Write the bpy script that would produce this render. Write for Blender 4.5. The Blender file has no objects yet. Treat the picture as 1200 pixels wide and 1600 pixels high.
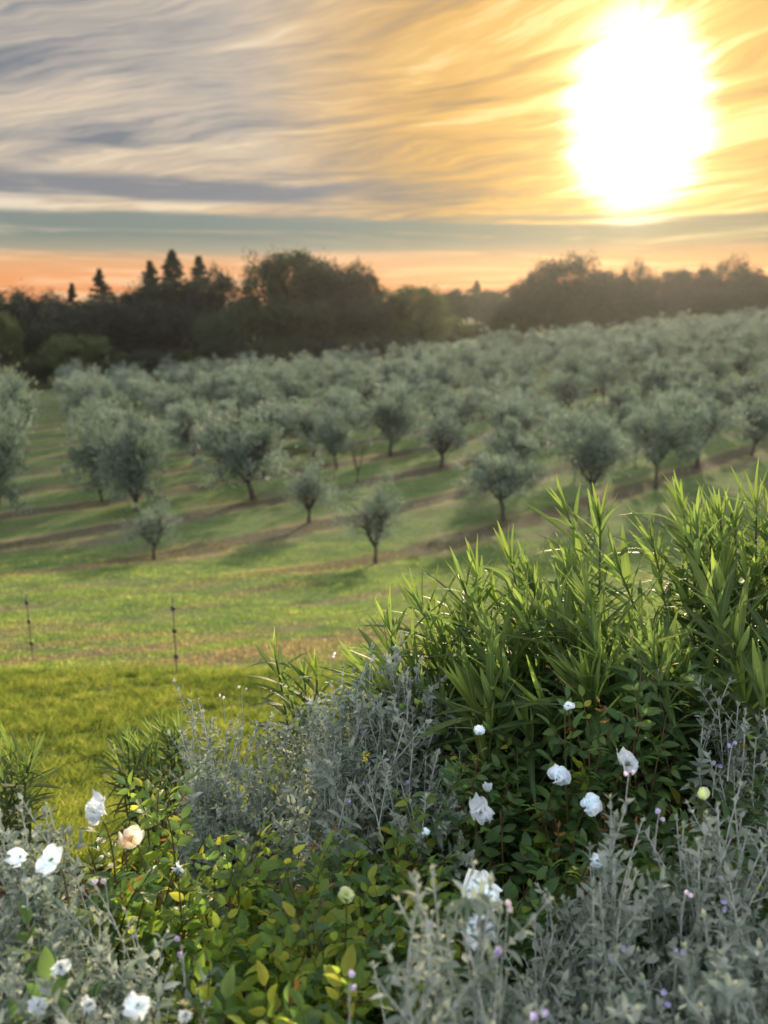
import bpy, math, random
import numpy as np
R = math.radians
C = bpy.context.scene.collection
sc = bpy.context.scene

# ------------------------------------------------------------------ camera
PITCH = R(14.24); FPX = 1300.0; EYE = 1.6
cam_d = bpy.data.cameras.new('camera'); cam = bpy.data.objects.new('camera', cam_d); C.objects.link(cam)
cam.location = (0, 0, EYE); cam.rotation_euler = (math.pi/2 - PITCH, 0, 0)
cam_d.sensor_fit = 'VERTICAL'; cam_d.sensor_height = 32; cam_d.lens = 26
cam_d.clip_start = 0.05; cam_d.clip_end = 3000
cam_d.dof.use_dof = True; cam_d.dof.focus_distance = 2.35; cam_d.dof.aperture_fstop = 2.2
sc.camera = cam

# ------------------------------------------------------------------ exposure, sun, sky
sc.view_settings.view_transform = 'Standard'; sc.view_settings.look = 'None'
sc.view_settings.exposure = 0.22; sc.view_settings.gamma = 1.0
sc.view_settings.use_curve_mapping = False
SAZ, SEL = R(15.7), R(11.9)
SUN = (math.sin(SAZ)*math.cos(SEL), math.cos(SAZ)*math.cos(SEL), math.sin(SEL))
sd = bpy.data.lights.new('sun', 'SUN'); so = bpy.data.objects.new('sun', sd); C.objects.link(so)
sd.energy = 5.0; sd.angle = R(0.8); sd.color = (1.0, 0.80, 0.50)
from mathutils import Vector
so.rotation_euler = Vector(SUN).to_track_quat('Z', 'Y').to_euler()
so.location = (30, 100, 30)

class NT:
    def __init__(s, nt): s.nt = nt; nt.nodes.clear()
    def n(s, t, **kw):
        nd = s.nt.nodes.new(t)
        for k, v in kw.items():
            if k.startswith('i_'):
                key = k[2:]; key = int(key) if key.isdigit() else key.replace('_', ' ')
                s.set(nd.inputs[key], v)
            else: setattr(nd, k, v)
        return nd
    def set(s, inp, v):
        if isinstance(v, bpy.types.NodeSocket): s.nt.links.new(v, inp)
        else: inp.default_value = v
    def m(s, op, a, b=None, c=None, clamp=False):
        nd = s.nt.nodes.new('ShaderNodeMath'); nd.operation = op; nd.use_clamp = clamp
        s.set(nd.inputs[0], a)
        if b is not None: s.set(nd.inputs[1], b)
        if c is not None: s.set(nd.inputs[2], c)
        return nd.outputs[0]
    def vm(s, op, a, b=None):
        nd = s.nt.nodes.new('ShaderNodeVectorMath'); nd.operation = op
        s.set(nd.inputs[0], a)
        if b is not None: s.set(nd.inputs[1], b)
        return nd.outputs['Value'] if op in ('DOT_PRODUCT', 'LENGTH') else nd.outputs[0]
    def mix(s, f, a, b, mode='MIX'):
        nd = s.nt.nodes.new('ShaderNodeMix'); nd.data_type = 'RGBA'; nd.blend_type = mode
        s.set(nd.inputs[0], f); s.set(nd.inputs[6], a); s.set(nd.inputs[7], b)
        return nd.outputs[2]
    def ramp(s, f, stops, interp='LINEAR'):
        nd = s.nt.nodes.new('ShaderNodeValToRGB'); cr = nd.color_ramp; cr.interpolation = interp
        while len(cr.elements) < len(stops): cr.elements.new(0.5)
        for e, (p, c) in zip(cr.elements, stops):
            e.position = p; e.color = c if len(c) == 4 else (*c, 1)
        s.set(nd.inputs[0], f); return nd.outputs[0]
    def rng(s, v, a, b, c=0.0, d=1.0, smooth=True):
        nd = s.nt.nodes.new('ShaderNodeMapRange'); nd.interpolation_type = 'SMOOTHSTEP' if smooth else 'LINEAR'
        nd.clamp = True
        for i, x in enumerate((v, a, b, c, d)): s.set(nd.inputs[i], x)
        return nd.outputs[0]
    def comb(s, x, y, z):
        nd = s.nt.nodes.new('ShaderNodeCombineXYZ')
        for i, v in enumerate((x, y, z)): s.set(nd.inputs[i], v)
        return nd.outputs[0]
    def sep(s, v):
        nd = s.nt.nodes.new('ShaderNodeSeparateXYZ'); s.set(nd.inputs[0], v); return nd.outputs
    def noise(s, vec, scale, detail=3, rough=.5, dist=0.0):
        nd = s.nt.nodes.new('ShaderNodeTexNoise')
        if vec is not None: s.set(nd.inputs['Vector'], vec)
        nd.inputs['Scale'].default_value = scale; nd.inputs['Detail'].default_value = detail
        nd.inputs['Roughness'].default_value = rough; nd.inputs['Distortion'].default_value = dist
        return nd.outputs[0]
    def scale(s, v, k):
        nd = s.nt.nodes.new('ShaderNodeVectorMath'); nd.operation = 'SCALE'
        s.set(nd.inputs[0], v); s.set(nd.inputs['Scale'], k); return nd.outputs[0]
    def gray(s, v):
        nd = s.nt.nodes.new('ShaderNodeCombineColor')
        for i in range(3): s.set(nd.inputs[i], v)
        return nd.outputs[0]

def c4(r, g, b): return (r, g, b, 1.0)

world = bpy.data.worlds.new('World'); sc.world = world; world.use_nodes = True
w = NT(world.node_tree)
tc = w.n('ShaderNodeTexCoord').outputs['Generated']
D = w.vm('NORMALIZE', tc)
dx, dy, dz = w.sep(D)
sdot = w.m('MAXIMUM', w.vm('DOT_PRODUCT', D, SUN), 0.0)
el = w.m('MAXIMUM', dz, 0.0)
az = w.m('ARCTAN2', dx, dy)                      # 0 straight ahead, positive to the right
sky = w.n('ShaderNodeTexSky', sky_type='NISHITA', sun_disc=False, sun_elevation=SEL, sun_rotation=SAZ,
          air_density=1.4, dust_density=2.5, ozone_density=1.0, altitude=100).outputs[0]
# clear sky seen through the cloud deck, warmed by the low sun
sunfar = w.m('POWER', sdot, 6.0)
low = w.ramp(w.m('MULTIPLY', el, 4.0), [
    (0.00, (.80, .28, .09)), (0.10, (.84, .34, .12)), (0.17, (.74, .39, .18)), (0.22, (.36, .33, .24)),
    (0.28, (.205, .25, .215)), (0.40, (.22, .265, .245)), (1.0, (.30, .34, .40))])
lowsun = w.ramp(w.m('MULTIPLY', el, 4.0), [
    (0.00, (.90, .22, .025)), (0.12, (.92, .29, .04)), (0.19, (.60, .28, .07)), (0.26, (.26, .23, .13)),
    (0.36, (.25, .235, .145)), (0.50, (.80, .45, .12)), (1.0, (.8, .55, .28))])
base = w.mix(w.rng(az, -0.15, .35), low, lowsun)
# cloud-plane coordinates
q = w.m('DIVIDE', 1.0, w.m('ADD', el, 0.10))
qx = w.m('MULTIPLY', az, q)
warp = w.noise(w.comb(w.m('MULTIPLY', qx, .55), w.m('MULTIPLY', q, .9), 3.1), 1.0, 3, .55)
wv = w.m('MULTIPLY', w.m('SUBTRACT', warp, .5), 1.5)
warp2 = w.noise(w.comb(w.m('MULTIPLY', qx, 1.7), w.m('MULTIPLY', q, 2.6), 8.3), 1.0, 3, .55)
wv = w.m('ADD', wv, w.m('MULTIPLY', w.m('SUBTRACT', warp2, .5), .40))
cx = w.m('ADD', w.m('MULTIPLY', qx, .75), w.m('MULTIPLY', q, .30))
cy = w.m('ADD', w.m('ADD', w.m('MULTIPLY', q, 1.7), w.m('MULTIPLY', az, 3.0)), wv)
n1 = w.noise(w.comb(w.m('MULTIPLY', cx, .8), w.m('MULTIPLY', cy, .55), 0.4), 1.25, 6, .55, .5)
n2 = w.noise(w.comb(w.m('MULTIPLY', cx, 1.6), w.m('MULTIPLY', cy, 2.2), 5.4), 1.6, 6, .62, .6)
n3 = w.noise(w.comb(w.m('MULTIPLY', cx, 1.3), w.m('MULTIPLY', cy, 5.0), 9.4), 1.7, 6, .62, .5)
nn = w.m('ADD', w.m('MULTIPLY', n1, .56), w.m('ADD', w.m('MULTIPLY', n2, .26), w.m('MULTIPLY', n3, .18)))
nn = w.rng(nn, .375, .575, 0, 1, False)
cool = w.ramp(nn, [(0, (.205, .22, .245)), (.25, (.35, .33, .31)), (.6, (.54, .46, .37)), (.85, (.70, .57, .41)), (1, (.80, .68, .52))])
warm = w.ramp(nn, [(0, (.27, .225, .165)), (.3, (.45, .30, .14)), (.6, (.68, .39, .11)), (.85, (.84, .50, .14)), (1, (.95, .66, .26))])
wf = w.m('MAXIMUM', w.rng(sdot, .90, .990), w.m('MULTIPLY', w.m('MULTIPLY', w.rng(el, .20, .08), w.rng(az, -.5, .3)), .85))
cloud = w.mix(wf, cool, warm)
# cloud cover: thin near the horizon (two broken bars there), nearly closed above
bn = w.noise(w.comb(w.m('MULTIPLY', az, 3.2), w.m('MULTIPLY', el, 46.0), 2.0), 1.0, 5, .6, .6)
cov = w.m('ADD', w.m('MULTIPLY', w.m('MULTIPLY', w.rng(bn, .50, .66), w.rng(el, .05, .07)), .38), w.m('ADD', w.rng(w.m('ADD', el, w.m('MULTIPLY', w.m('SUBTRACT', bn, .5), .035)), .088, .097), w.m('MULTIPLY', w.rng(bn, .60, .74), w.m('MULTIPLY', w.rng(el, .03, .05), w.rng(az, -.3, .2)))), clamp=True)
streak = w.m('MULTIPLY', w.rng(bn, .47, .60), w.rng(el, .064, .042))
base = w.mix(w.m('MULTIPLY', streak, .8), base, w.mix(w.rng(az, -.2, .3), c4(.93, .56, .30), c4(1.0, .45, .13)))
covd = w.m('MULTIPLY', cov, .95)
# dark bar low on the left
bar = w.m('MULTIPLY', w.m('MULTIPLY', w.rng(el, .100, .110), w.rng(el, .140, .124)), w.rng(az, .06, -.10))
bar = w.m('MULTIPLY', bar, w.rng(w.noise(w.comb(w.m('MULTIPLY', az, 3.0), w.m('MULTIPLY', el, 30.0), 7.7), 1.0, 5, .6, .4), .34, .50))
cloud = w.mix(w.m('MULTIPLY', bar, .95), cloud, c4(.21, .225, .25))
col = w.mix(1.0, w.mix(covd, base, cloud), c4(.93, .93, .95), 'MULTIPLY')
# high sky away from the sun: the physical sky between paler clouds
hi = w.rng(el, .28, .55)
skys = w.mix(1.0, sky, c4(.10, .10, .10), 'MULTIPLY')
highc = w.mix(w.rng(nn, .1, .7), skys, c4(.92, .95, 1.02))
col = w.mix(hi, col, highc)
back = w.rng(dy, .25, -.35)
col = w.mix(back, col, w.mix(w.rng(nn, .2, .8), c4(.66, .72, .84), c4(1.02, 1.0, 1.02)))
# glow of the veiled sun in the cloud, taller than wide
gx = w.m('MULTIPLY', w.m('SUBTRACT', az, SAZ), 1.12)
ge = w.m('SUBTRACT', dz, math.sin(SEL) - .020)
gr2 = w.m('ADD', w.m('MULTIPLY', gx, gx), w.m('MULTIPLY', w.m('MULTIPLY', ge, ge), .80))
gr2 = w.m('MULTIPLY', gr2, w.rng(w.m('ADD', w.m('MULTIPLY', nn, .6), w.m('MULTIPLY', n2, .4)), 1*.1, .8, 1.45, .85, False))
sdg = w.m('MULTIPLY', w.m('SUBTRACT', 1.0, w.m('MULTIPLY', gr2, .5), clamp=True), w.rng(dy, 0, .3))
gl = w.m('ADD', w.m('MULTIPLY', w.rng(sdg, .9952, .9998), 1.6), w.m('MULTIPLY', w.m('POWER', sdg, 900.0), 4.0))
gl = w.m('MULTIPLY', gl, w.rng(nn, .0, 1.0, .45, 1.3, False))
gl2 = w.m('MULTIPLY', w.m('MULTIPLY', w.m('POWER', sdg, 130.0), .50), w.m('MULTIPLY', w.rng(nn, .0, 1.0, .5, 1.3, False), w.rng(cov, 0, 1, .25, 1, False)))
gcol = w.mix(1.0, w.mix(1.0, c4(1.0, .86, .58), w.gray(gl), 'MULTIPLY'), w.mix(1.0, c4(1.0, .58, .16), w.gray(gl2), 'MULTIPLY'), 'ADD')
col = w.mix(1.0, col, gcol, 'ADD')
# below the horizon: dull ground light
col = w.mix(w.rng(dz, .0, -.03), col, c4(.10, .10, .07))
bg = w.n('ShaderNodeBackground'); w.set(bg.inputs['Color'], col); bg.inputs['Strength'].default_value = 1.0
out = w.n('ShaderNodeOutputWorld'); w.nt.links.new(bg.outputs[0], out.inputs[0])
world.cycles.sampling_method = 'MANUAL'; world.cycles.sample_map_resolution = 1024
#SKYEND

# ------------------------------------------------------------------ terrain height
_PY = [-60,-5,0,1,2,3,4,5,7,8.6,9.3,12,16,25,36,52,100,160,260,900]
_PZ = [0.3,0,0,0,-.2,-.7,-1.15,-1.5,-2.05,-2.44,-2.72,-3.5,-4.5,-6.35,-6.95,-7.5,-8.0,-8.8,-8.5,-8.5]
def _sm(a, b, x):
    t = np.clip((x-a)/(b-a), 0, 1); return t*t*(3-2*t)
def H(x, y):
    x = np.asarray(x, float); y = np.asarray(y, float)
    r = 0
    for k in (-1, -.5, 0, .5, 1): r = r + np.interp(y + k*np.clip(y*.06, .12, 8), _PY, _PZ)
    r = r/5
    t = _sm(14, 110, y)
    und = .05*np.sin(x*.9+y*.35)*np.sin(y*.8-x*.2)*_sm(9, 14, y)
    return r + t*np.where(x > 0, .085, .05)*90*np.tanh(x/90) + und
def ray(px, py):
    a = (px-600)/FPX; b = (800-py)/FPX
    return np.array([a, math.cos(PITCH)+b*math.sin(PITCH), b*math.cos(PITCH)-math.sin(PITCH)])
def hit(px, py):
    """the point of the ground a pixel of the photograph looks at"""
    d = ray(px, py); ys = np.concatenate([np.arange(.8, 30, .05), np.arange(30, 420, .2)])
    X = d[0]/d[1]*ys; Z = EYE + d[2]/d[1]*ys
    k = np.where(Z < H(X, ys))[0]
    if len(k) == 0: return None
    return X[k[0]], ys[k[0]], float(H(X[k[0]], ys[k[0]]))
def at(px, py, y):
    d = ray(px, py); return np.array([d[0]/d[1]*y, y, EYE + d[2]/d[1]*y])
ALR = R(22.8)
def grove(r, c): return (r*math.cos(ALR)-c*math.sin(ALR), r*math.sin(ALR)+c*math.cos(ALR))
def ingrove(x, y): return (x*math.cos(ALR)+y*math.sin(ALR), -x*math.sin(ALR)+y*math.cos(ALR))

# ------------------------------------------------------------------ mesh helpers
class MB:
    def __init__(s): s.V = []; s.F = []; s.A = []; s.M = []; s.n = 0
    def add(s, V, F, A=None, m=0):
        V = np.asarray(V, float).reshape(-1, 3); F = np.asarray(F, int)
        if F.shape[1] == 3: F = np.concatenate([F, -np.ones((len(F), 1), int)], 1)
        if A is None: A = np.zeros((len(V), 3))
        s.V.append(V); s.F.append(np.where(F >= 0, F+s.n, -1)); s.A.append(np.broadcast_to(A, (len(V), 3)))
        s.M.append(np.full(len(F), m)); s.n += len(V)
    def mesh(s, name, mats, smooth=True):
        V = np.concatenate(s.V); F = np.concatenate(s.F); A = np.concatenate(s.A); M = np.concatenate(s.M)
        me = bpy.data.meshes.new(name)
        me.vertices.add(len(V)); me.vertices.foreach_set('co', V.astype(np.float32).ravel())
        cnt = np.where(F[:, 3] < 0, 3, 4); flat = F.ravel(); flat = flat[flat >= 0]
        me.loops.add(len(flat)); me.loops.foreach_set('vertex_index', flat.astype(np.int32))
        st = np.concatenate([[0], np.cumsum(cnt)[:-1]])
        me.polygons.add(len(F)); me.polygons.foreach_set('loop_start', st.astype(np.int32))
        me.polygons.foreach_set('material_index', M.astype(np.int32))
        me.polygons.foreach_set('use_smooth', np.full(len(F), smooth))
        me.update(calc_edges=True)
        at_ = me.attributes.new('lf', 'FLOAT_VECTOR', 'POINT'); at_.data.foreach_set('vector', A.astype(np.float32).ravel())
        for m_ in (mats if isinstance(mats, (list, tuple)) else [mats]): me.materials.append(m_)
        return me
    def obj(s, name, mats, parent=None, smooth=True):
        o = bpy.data.objects.new(name, s.mesh(name, mats, smooth)); C.objects.link(o); o.parent = parent
        return o
def root(name, loc, label, cat, group=None, rz=0):
    o = bpy.data.objects.new(name, None); C.objects.link(o); o.location = loc; o.rotation_euler = (0, 0, rz)
    o.empty_display_size = .1
    return tag(o, label, cat, group)
def tag(o, label, cat, group=None, kind=None):
    o['label'] = label; o['category'] = cat
    if group: o['group'] = group
    if kind: o['kind'] = kind
    return o
def unit(v): return v/np.maximum(np.linalg.norm(v, axis=-1, keepdims=True), 1e-9)
def perp(v):
    a = np.where(np.abs(v[..., 2:3]) < .9, np.array([0., 0, 1]), np.array([1., 0, 0]))
    return unit(np.cross(v, a))

LANCE = lambda t: np.clip(np.sin(np.pi*np.clip(t*.93+.05, 0, 1)), 0, 1)**.75*(1-.25*t)
OVATE = lambda t: np.clip(np.sin(np.pi*np.clip(t**.8*.97+.02, 0, 1)), 0, 1)**.7
def leaves(mb, P, D, N, L, W, bend, fold=.22, K=4, prof=LANCE, rnd=None, m=0, rs=None):
    """n leaves as folded, bent strips; attribute lf = (across, along, random)"""
    n = len(P); D = unit(D); S = unit(np.cross(D, N)); N = np.cross(S, D)
    t = np.linspace(0, 1, K+1)
    L = np.broadcast_to(L, (n,)); W = np.broadcast_to(W, (n,)); bend = np.broadcast_to(bend, (n,))
    c = P[:, None]+D[:, None]*(L[:, None]*t)[..., None] + N[:, None]*(-(bend*L)[:, None]*t**2)[..., None]
    wk = W[:, None]*np.maximum(prof(t), .03)[None]/2
    off = S[:, None]*wk[..., None]; up = N[:, None]*(fold*wk)[..., None]
    V = np.stack([c-off+up, c, c+off+up], 2)
    base = (np.arange(n)*(K+1)*3)[:, None, None]
    k = np.arange(K)[None, :, None]; a = base+k*3
    F = np.concatenate([np.concatenate([a, a+1, a+4, a+3], 2), np.concatenate([a+1, a+2, a+5, a+4], 2)], 1).reshape(-1, 4)
    if rnd is None: rnd = rs.random(n)
    A = np.zeros((n, K+1, 3, 3)); A[..., 0] = np.array([-1, 0, 1.]); A[..., 1] = t[None, :, None]; A[..., 2] = rnd[:, None, None]
    mb.add(V, F, A.reshape(-1, 3), m)
def sprigs(mb, P, D, N, L, W, rs, m=0, rnd=None):
    """n pointed four-cornered leaves"""
    n = len(P); D = unit(D); S = unit(np.cross(D, N)); N = np.cross(S, D)
    L = np.broadcast_to(L, (n,))[:, None]; W = np.broadcast_to(W, (n,))[:, None]
    V = np.stack([P, P+D*L*.45-S*W/2+N*W*.15, P+D*L, P+D*L*.45+S*W/2+N*W*.15], 1)
    F = (np.arange(n)*4)[:, None]+np.arange(4)[None]
    if rnd is None: rnd = rs.random(n)
    A = np.zeros((n, 4, 3)); A[:, 1, 0] = -1; A[:, 3, 0] = 1; A[:, 2, 1] = 1; A[..., 2] = rnd[:, None]
    mb.add(V, F, A.reshape(-1, 3), m)
def tubes(mb, pts, rad, sides=5, m=0, rnd=0.5):
    """(n, k, 3) polylines with radii (n, k)"""
    pts = np.asarray(pts, float); rad = np.broadcast_to(rad, pts.shape[:2]); n, k, _ = pts.shape
    T = np.gradient(pts, axis=1); T = unit(T); U = perp(T.mean(1))[:, None]; U = unit(U-T*(U*T).sum(-1, keepdims=True)); B = np.cross(T, U)
    th = np.arange(sides)*2*np.pi/sides
    V = pts[:, :, None]+rad[..., None, None]*(U[:, :, None]*np.cos(th)[:, None]+B[:, :, None]*np.sin(th)[:, None])
    b = (np.arange(n)*k*sides)[:, None, None]; i = (np.arange(k-1)*sides)[None, :, None]; j = np.arange(sides); j2 = (j+1) % sides
    F = np.stack([b+i+j, b+i+j2, b+i+sides+j2, b+i+sides+j], -1).reshape(-1, 4)
    A = np.zeros((n, k, sides, 3)); A[..., 1] = np.linspace(0, 1, k)[None, :, None]; A[..., 2] = rnd if np.isscalar(rnd) else np.asarray(rnd)[:, None, None]
    mb.add(V, F, A.reshape(-1, 3), m)
def bez(a, b, c, k):
    t = np.linspace(0, 1, k)[None, :, None]
    return a[:, None]*(1-t)**2+2*b[:, None]*t*(1-t)+c[:, None]*t*t
def randunit(rs, n):
    return unit(rs.normal(size=(n, 3)))

# ------------------------------------------------------------------ materials
def mat(name):
    m = bpy.data.materials.new(name); m.use_nodes = True; return m, NT(m.node_tree)
def leafmat(name, cols, tcol, tf=.35, rough=.45, under=None, rib=None, spec=.5, bump=0.0, tip=None, scl=1.0):
    m, t = mat(name)
    a = t.n('ShaderNodeAttribute', attribute_name='lf').outputs['Vector']; ax, al, rn = t.sep(a)
    colr = t.ramp(rn, [(i/(len(cols)-1), c) for i, c in enumerate(cols)])
    if tip is not None: colr = t.mix(t.m('MULTIPLY', t.rng(al, .4, 1), .7), colr, c4(*tip))
    pos = t.n('ShaderNodeNewGeometry'); nz = t.noise(pos.outputs['Position'], 9*scl, 4, .6)
    colr = t.mix(1.0, colr, t.gray(t.rng(nz, .3, .7, .78, 1.25)), 'MULTIPLY')
    if rib is not None:
        rf = t.rng(t.m('ABSOLUTE', ax), .13, .02)
        colr = t.mix(t.m('MULTIPLY', rf, .55), colr, c4(*rib))
    front = colr
    if under is not None: colr = t.mix(pos.outputs['Backfacing'], colr, c4(*under))
    b = t.n('ShaderNodeBsdfPrincipled'); t.set(b.inputs['Base Color'], colr); b.inputs['Roughness'].default_value = rough
    b.inputs['Specular IOR Level'].default_value = spec
    tr = t.n('ShaderNodeBsdfTranslucent')
    t.set(tr.inputs['Color'], t.mix(.72, c4(*tcol), t.mix(1.0, front, c4(3, 3, 3), 'MULTIPLY')))
    if bump:
        bp = t.n('ShaderNodeBump'); bp.inputs['Strength'].default_value = bump; bp.inputs['Distance'].default_value = .002
        v = t.m('SINE', t.m('ADD', t.m('MULTIPLY', al, 60.0), t.m('MULTIPLY', t.m('ABSOLUTE', ax), -14.0)))
        t.set(bp.inputs['Height'], v); t.set(b.inputs['Normal'], bp.outputs[0])
    mx = t.n('ShaderNodeMixShader'); mx.inputs[0].default_value = tf
    t.nt.links.new(b.outputs[0], mx.inputs[1]); t.nt.links.new(tr.outputs[0], mx.inputs[2])
    o = t.n('ShaderNodeOutputMaterial'); t.nt.links.new(mx.outputs[0], o.inputs[0]); return m
def plainmat(name, c1, c2, rough=.8, scale=20, bump=.3, metal=0):
    m, t = mat(name)
    p = t.n('ShaderNodeTexCoord').outputs['Object']; nz = t.noise(p, scale, 5, .6)
    b = t.n('ShaderNodeBsdfPrincipled'); t.set(b.inputs['Base Color'], t.mix(t.rng(nz, .35, .65), c4(*c1), c4(*c2)))
    b.inputs['Roughness'].default_value = rough; b.inputs['Metallic'].default_value = metal
    if bump:
        bp = t.n('ShaderNodeBump'); bp.inputs['Strength'].default_value = bump; bp.inputs['Distance'].default_value = .02
        t.set(bp.inputs['Height'], nz); t.set(b.inputs['Normal'], bp.outputs[0])
    o = t.n('ShaderNodeOutputMaterial'); t.nt.links.new(b.outputs[0], o.inputs[0]); return m

def field_colour(t):
    """ground colour by place: mown lawn, rough field, bare strips under the olive rows"""
    P = t.n('ShaderNodeNewGeometry').outputs['Position']; x, y, z = t.sep(P)
    ca, sa = math.cos(ALR), math.sin(ALR)
    r = t.m('ADD', t.m('MULTIPLY', x, ca), t.m('MULTIPLY', y, sa))
    c = t.m('SUBTRACT', t.m('MULTIPLY', y, ca), t.m('MULTIPLY', x, sa))
    flat = t.comb(x, y, 0.0)
    nb = t.noise(flat, .22, 4, .6); nm = t.noise(flat, .9, 5, .65); nf = t.noise(flat, 6.0, 5, .7); nv = t.noise(flat, 38.0, 4, .7)
    rot = t.comb(t.m('MULTIPLY', r, .16), t.m('SUBTRACT', c, t.m('MULTIPLY', r, .45)), 0.0)
    ns = t.noise(rot, .85, 5, .62, .3)
    # rough field grass, green to straw
    g = t.ramp(t.m('ADD', t.m('MULTIPLY', nm, .5), t.m('MULTIPLY', nf, .5)), [(.34, (.054, .105, .040)), (.46, (.098, .160, .054)), (.56, (.155, .215, .074)), (.68, (.25, .255, .12))])
    dry = t.ramp(nf, [(.3, (.085, .078, .055)), (.5, (.15, .135, .095)), (.7, (.24, .215, .15))])
    f1 = t.m('MULTIPLY', t.rng(ns, .50, .64), .75)
    g = t.mix(f1, g, dry)
    # worn, dusty margin just past the lawn
    mg = t.m('MULTIPLY', t.rng(y, 8.7, 9.8), t.rng(y, 17.0, 11.0))
    g = t.mix(t.m('MULTIPLY', mg, t.rng(t.m('ADD', t.m('MULTIPLY', ns, .6), t.m('MULTIPLY', nm, .4)), .43, .60)), g, dry)
    # bare strips
    ph = t.m('DIVIDE', t.m('SUBTRACT', t.m('SUBTRACT', c, t.m('MULTIPLY', t.m('SUBTRACT', r, 9.0), .45)), 22.9), 5.9)
    fr = t.m('ABSOLUTE', t.m('SUBTRACT', t.m('FRACT', t.m('ADD', ph, .5)), .5))
    fr = t.m('ADD', fr, t.m('MULTIPLY', t.m('SUBTRACT', nm, .5), .22))
    ing = t.m('MULTIPLY', t.rng(ph, -.75, -.35), t.rng(t.m('ADD', r, t.m('MULTIPLY', ph, 6.0)), 1.0, 8.0))
    st = t.m('MULTIPLY', t.rng(fr, .155, .085), ing)
    bare = t.ramp(nf, [(.3, (.055, .045, .038)), (.5, (.11, .088, .070)), (.72, (.21, .165, .12))])
    g = t.mix(t.m('MULTIPLY', st, t.rng(nb, .28, .42, .35, .8)), g, bare)
    straw = t.m('MULTIPLY', t.m('MULTIPLY', t.rng(fr, .26, .17), t.rng(fr, .10, .15)), t.m('MULTIPLY', ing, t.rng(nb, .44, .56)))
    g = t.mix(t.m('MULTIPLY', straw, .75), g, c4(.27, .22, .125))
    # lawn
    ed = t.m('ADD', y, t.m('ADD', t.m('MULTIPLY', t.m('ADD', t.m('SUBTRACT', nm, .5), t.m('MULTIPLY', t.m('SUBTRACT', nf, .5), .5)), 2.0), t.m('MULTIPLY', x, -.06)))
    lw = t.ramp(t.m('ADD', t.m('MULTIPLY', nf, .6), t.m('MULTIPLY', nm, .4)), [(.36, (.036, .064, .019)), (.47, (.076, .112, .030)), (.56, (.140, .172, .045)), (.66, (.23, .225, .10))])
    g = t.mix(t.rng(ed, 9.7, 8.3), g, lw)
    g = t.mix(1.0, g, t.gray(t.rng(nv, .3, .7, .72, 1.28)), 'MULTIPLY')
    return g, nf, nv, y, x
gm, t = mat('ground')
g, nf, nv, gy, gx_ = field_colour(t)
soil = t.ramp(nf, [(.3, (.020, .015, .010)), (.7, (.06, .043, .03))])
bed = t.m('MULTIPLY', t.rng(gy, 3.55, 3.2), t.rng(gx_, -3.0, -2.4))
g = t.mix(bed, g, soil)
b = t.n('ShaderNodeBsdfPrincipled'); t.set(b.inputs['Base Color'], g); b.inputs['Roughness'].default_value = .95; b.inputs['Specular IOR Level'].default_value = .1
bp = t.n('ShaderNodeBump'); bp.inputs['Strength'].default_value = 1.0; bp.inputs['Distance'].default_value = .12
t.set(bp.inputs['Height'], t.m('ADD', t.m('MULTIPLY', nf, .7), t.m('MULTIPLY', nv, .25))); t.set(b.inputs['Normal'], bp.outputs[0])
o = t.n('ShaderNodeOutputMaterial'); t.nt.links.new(b.outputs[0], o.inputs[0])
grm, t = mat('grass_blades')
g, nf, nv, gy, gx_ = field_colour(t)
rn = t.sep(t.n('ShaderNodeAttribute', attribute_name='lf').outputs['Vector'])
g = t.mix(1.0, g, t.ramp(rn[2], [(0, (.6, .65, .6)), (.6, (1.2, 1.2, 1.05)), (.9, (1.7, 1.65, 1.4)), (1, (2.7, 2.4, 2.2))]), 'MULTIPLY')
b = t.n('ShaderNodeBsdfPrincipled'); t.set(b.inputs['Base Color'], g); b.inputs['Roughness'].default_value = .6; b.inputs['Specular IOR Level'].default_value = .25
tr = t.n('ShaderNodeBsdfTranslucent'); t.set(tr.inputs['Color'], t.mix(1.0, g, c4(2.6, 2.4, 1.7), 'MULTIPLY'))
mx = t.n('ShaderNodeMixShader'); mx.inputs[0].default_value = .5
t.nt.links.new(b.outputs[0], mx.inputs[1]); t.nt.links.new(tr.outputs[0], mx.inputs[2])
o = t.n('ShaderNodeOutputMaterial'); t.nt.links.new(mx.outputs[0], o.inputs[0])

M = {}
M['olive'] = leafmat('olive_leaf', [(.036, .060, .040), (.076, .112, .084), (.135, .18, .145), (.23, .29, .24)], (.18, .26, .13), .28, .5, under=(.30, .33, .28), scl=.1)
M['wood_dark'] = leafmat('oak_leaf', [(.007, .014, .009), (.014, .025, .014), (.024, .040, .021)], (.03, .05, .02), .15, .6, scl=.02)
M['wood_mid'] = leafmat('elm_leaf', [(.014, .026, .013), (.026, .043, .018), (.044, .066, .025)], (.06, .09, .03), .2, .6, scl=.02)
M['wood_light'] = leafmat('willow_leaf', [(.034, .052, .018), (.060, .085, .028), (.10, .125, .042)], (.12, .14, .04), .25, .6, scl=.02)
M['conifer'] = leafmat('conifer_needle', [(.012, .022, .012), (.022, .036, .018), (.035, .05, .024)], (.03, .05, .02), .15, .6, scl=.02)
M['bark'] = plainmat('bark', (.045, .036, .030), (.12, .10, .08), .9, 14, .8)
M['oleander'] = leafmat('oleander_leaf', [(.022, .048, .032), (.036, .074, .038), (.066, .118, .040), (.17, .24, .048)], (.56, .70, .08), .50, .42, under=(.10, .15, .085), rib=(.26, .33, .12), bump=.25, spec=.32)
M['stem_green'] = plainmat('green_stem', (.06, .10, .03), (.12, .13, .06), .6, 40, .2)
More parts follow.
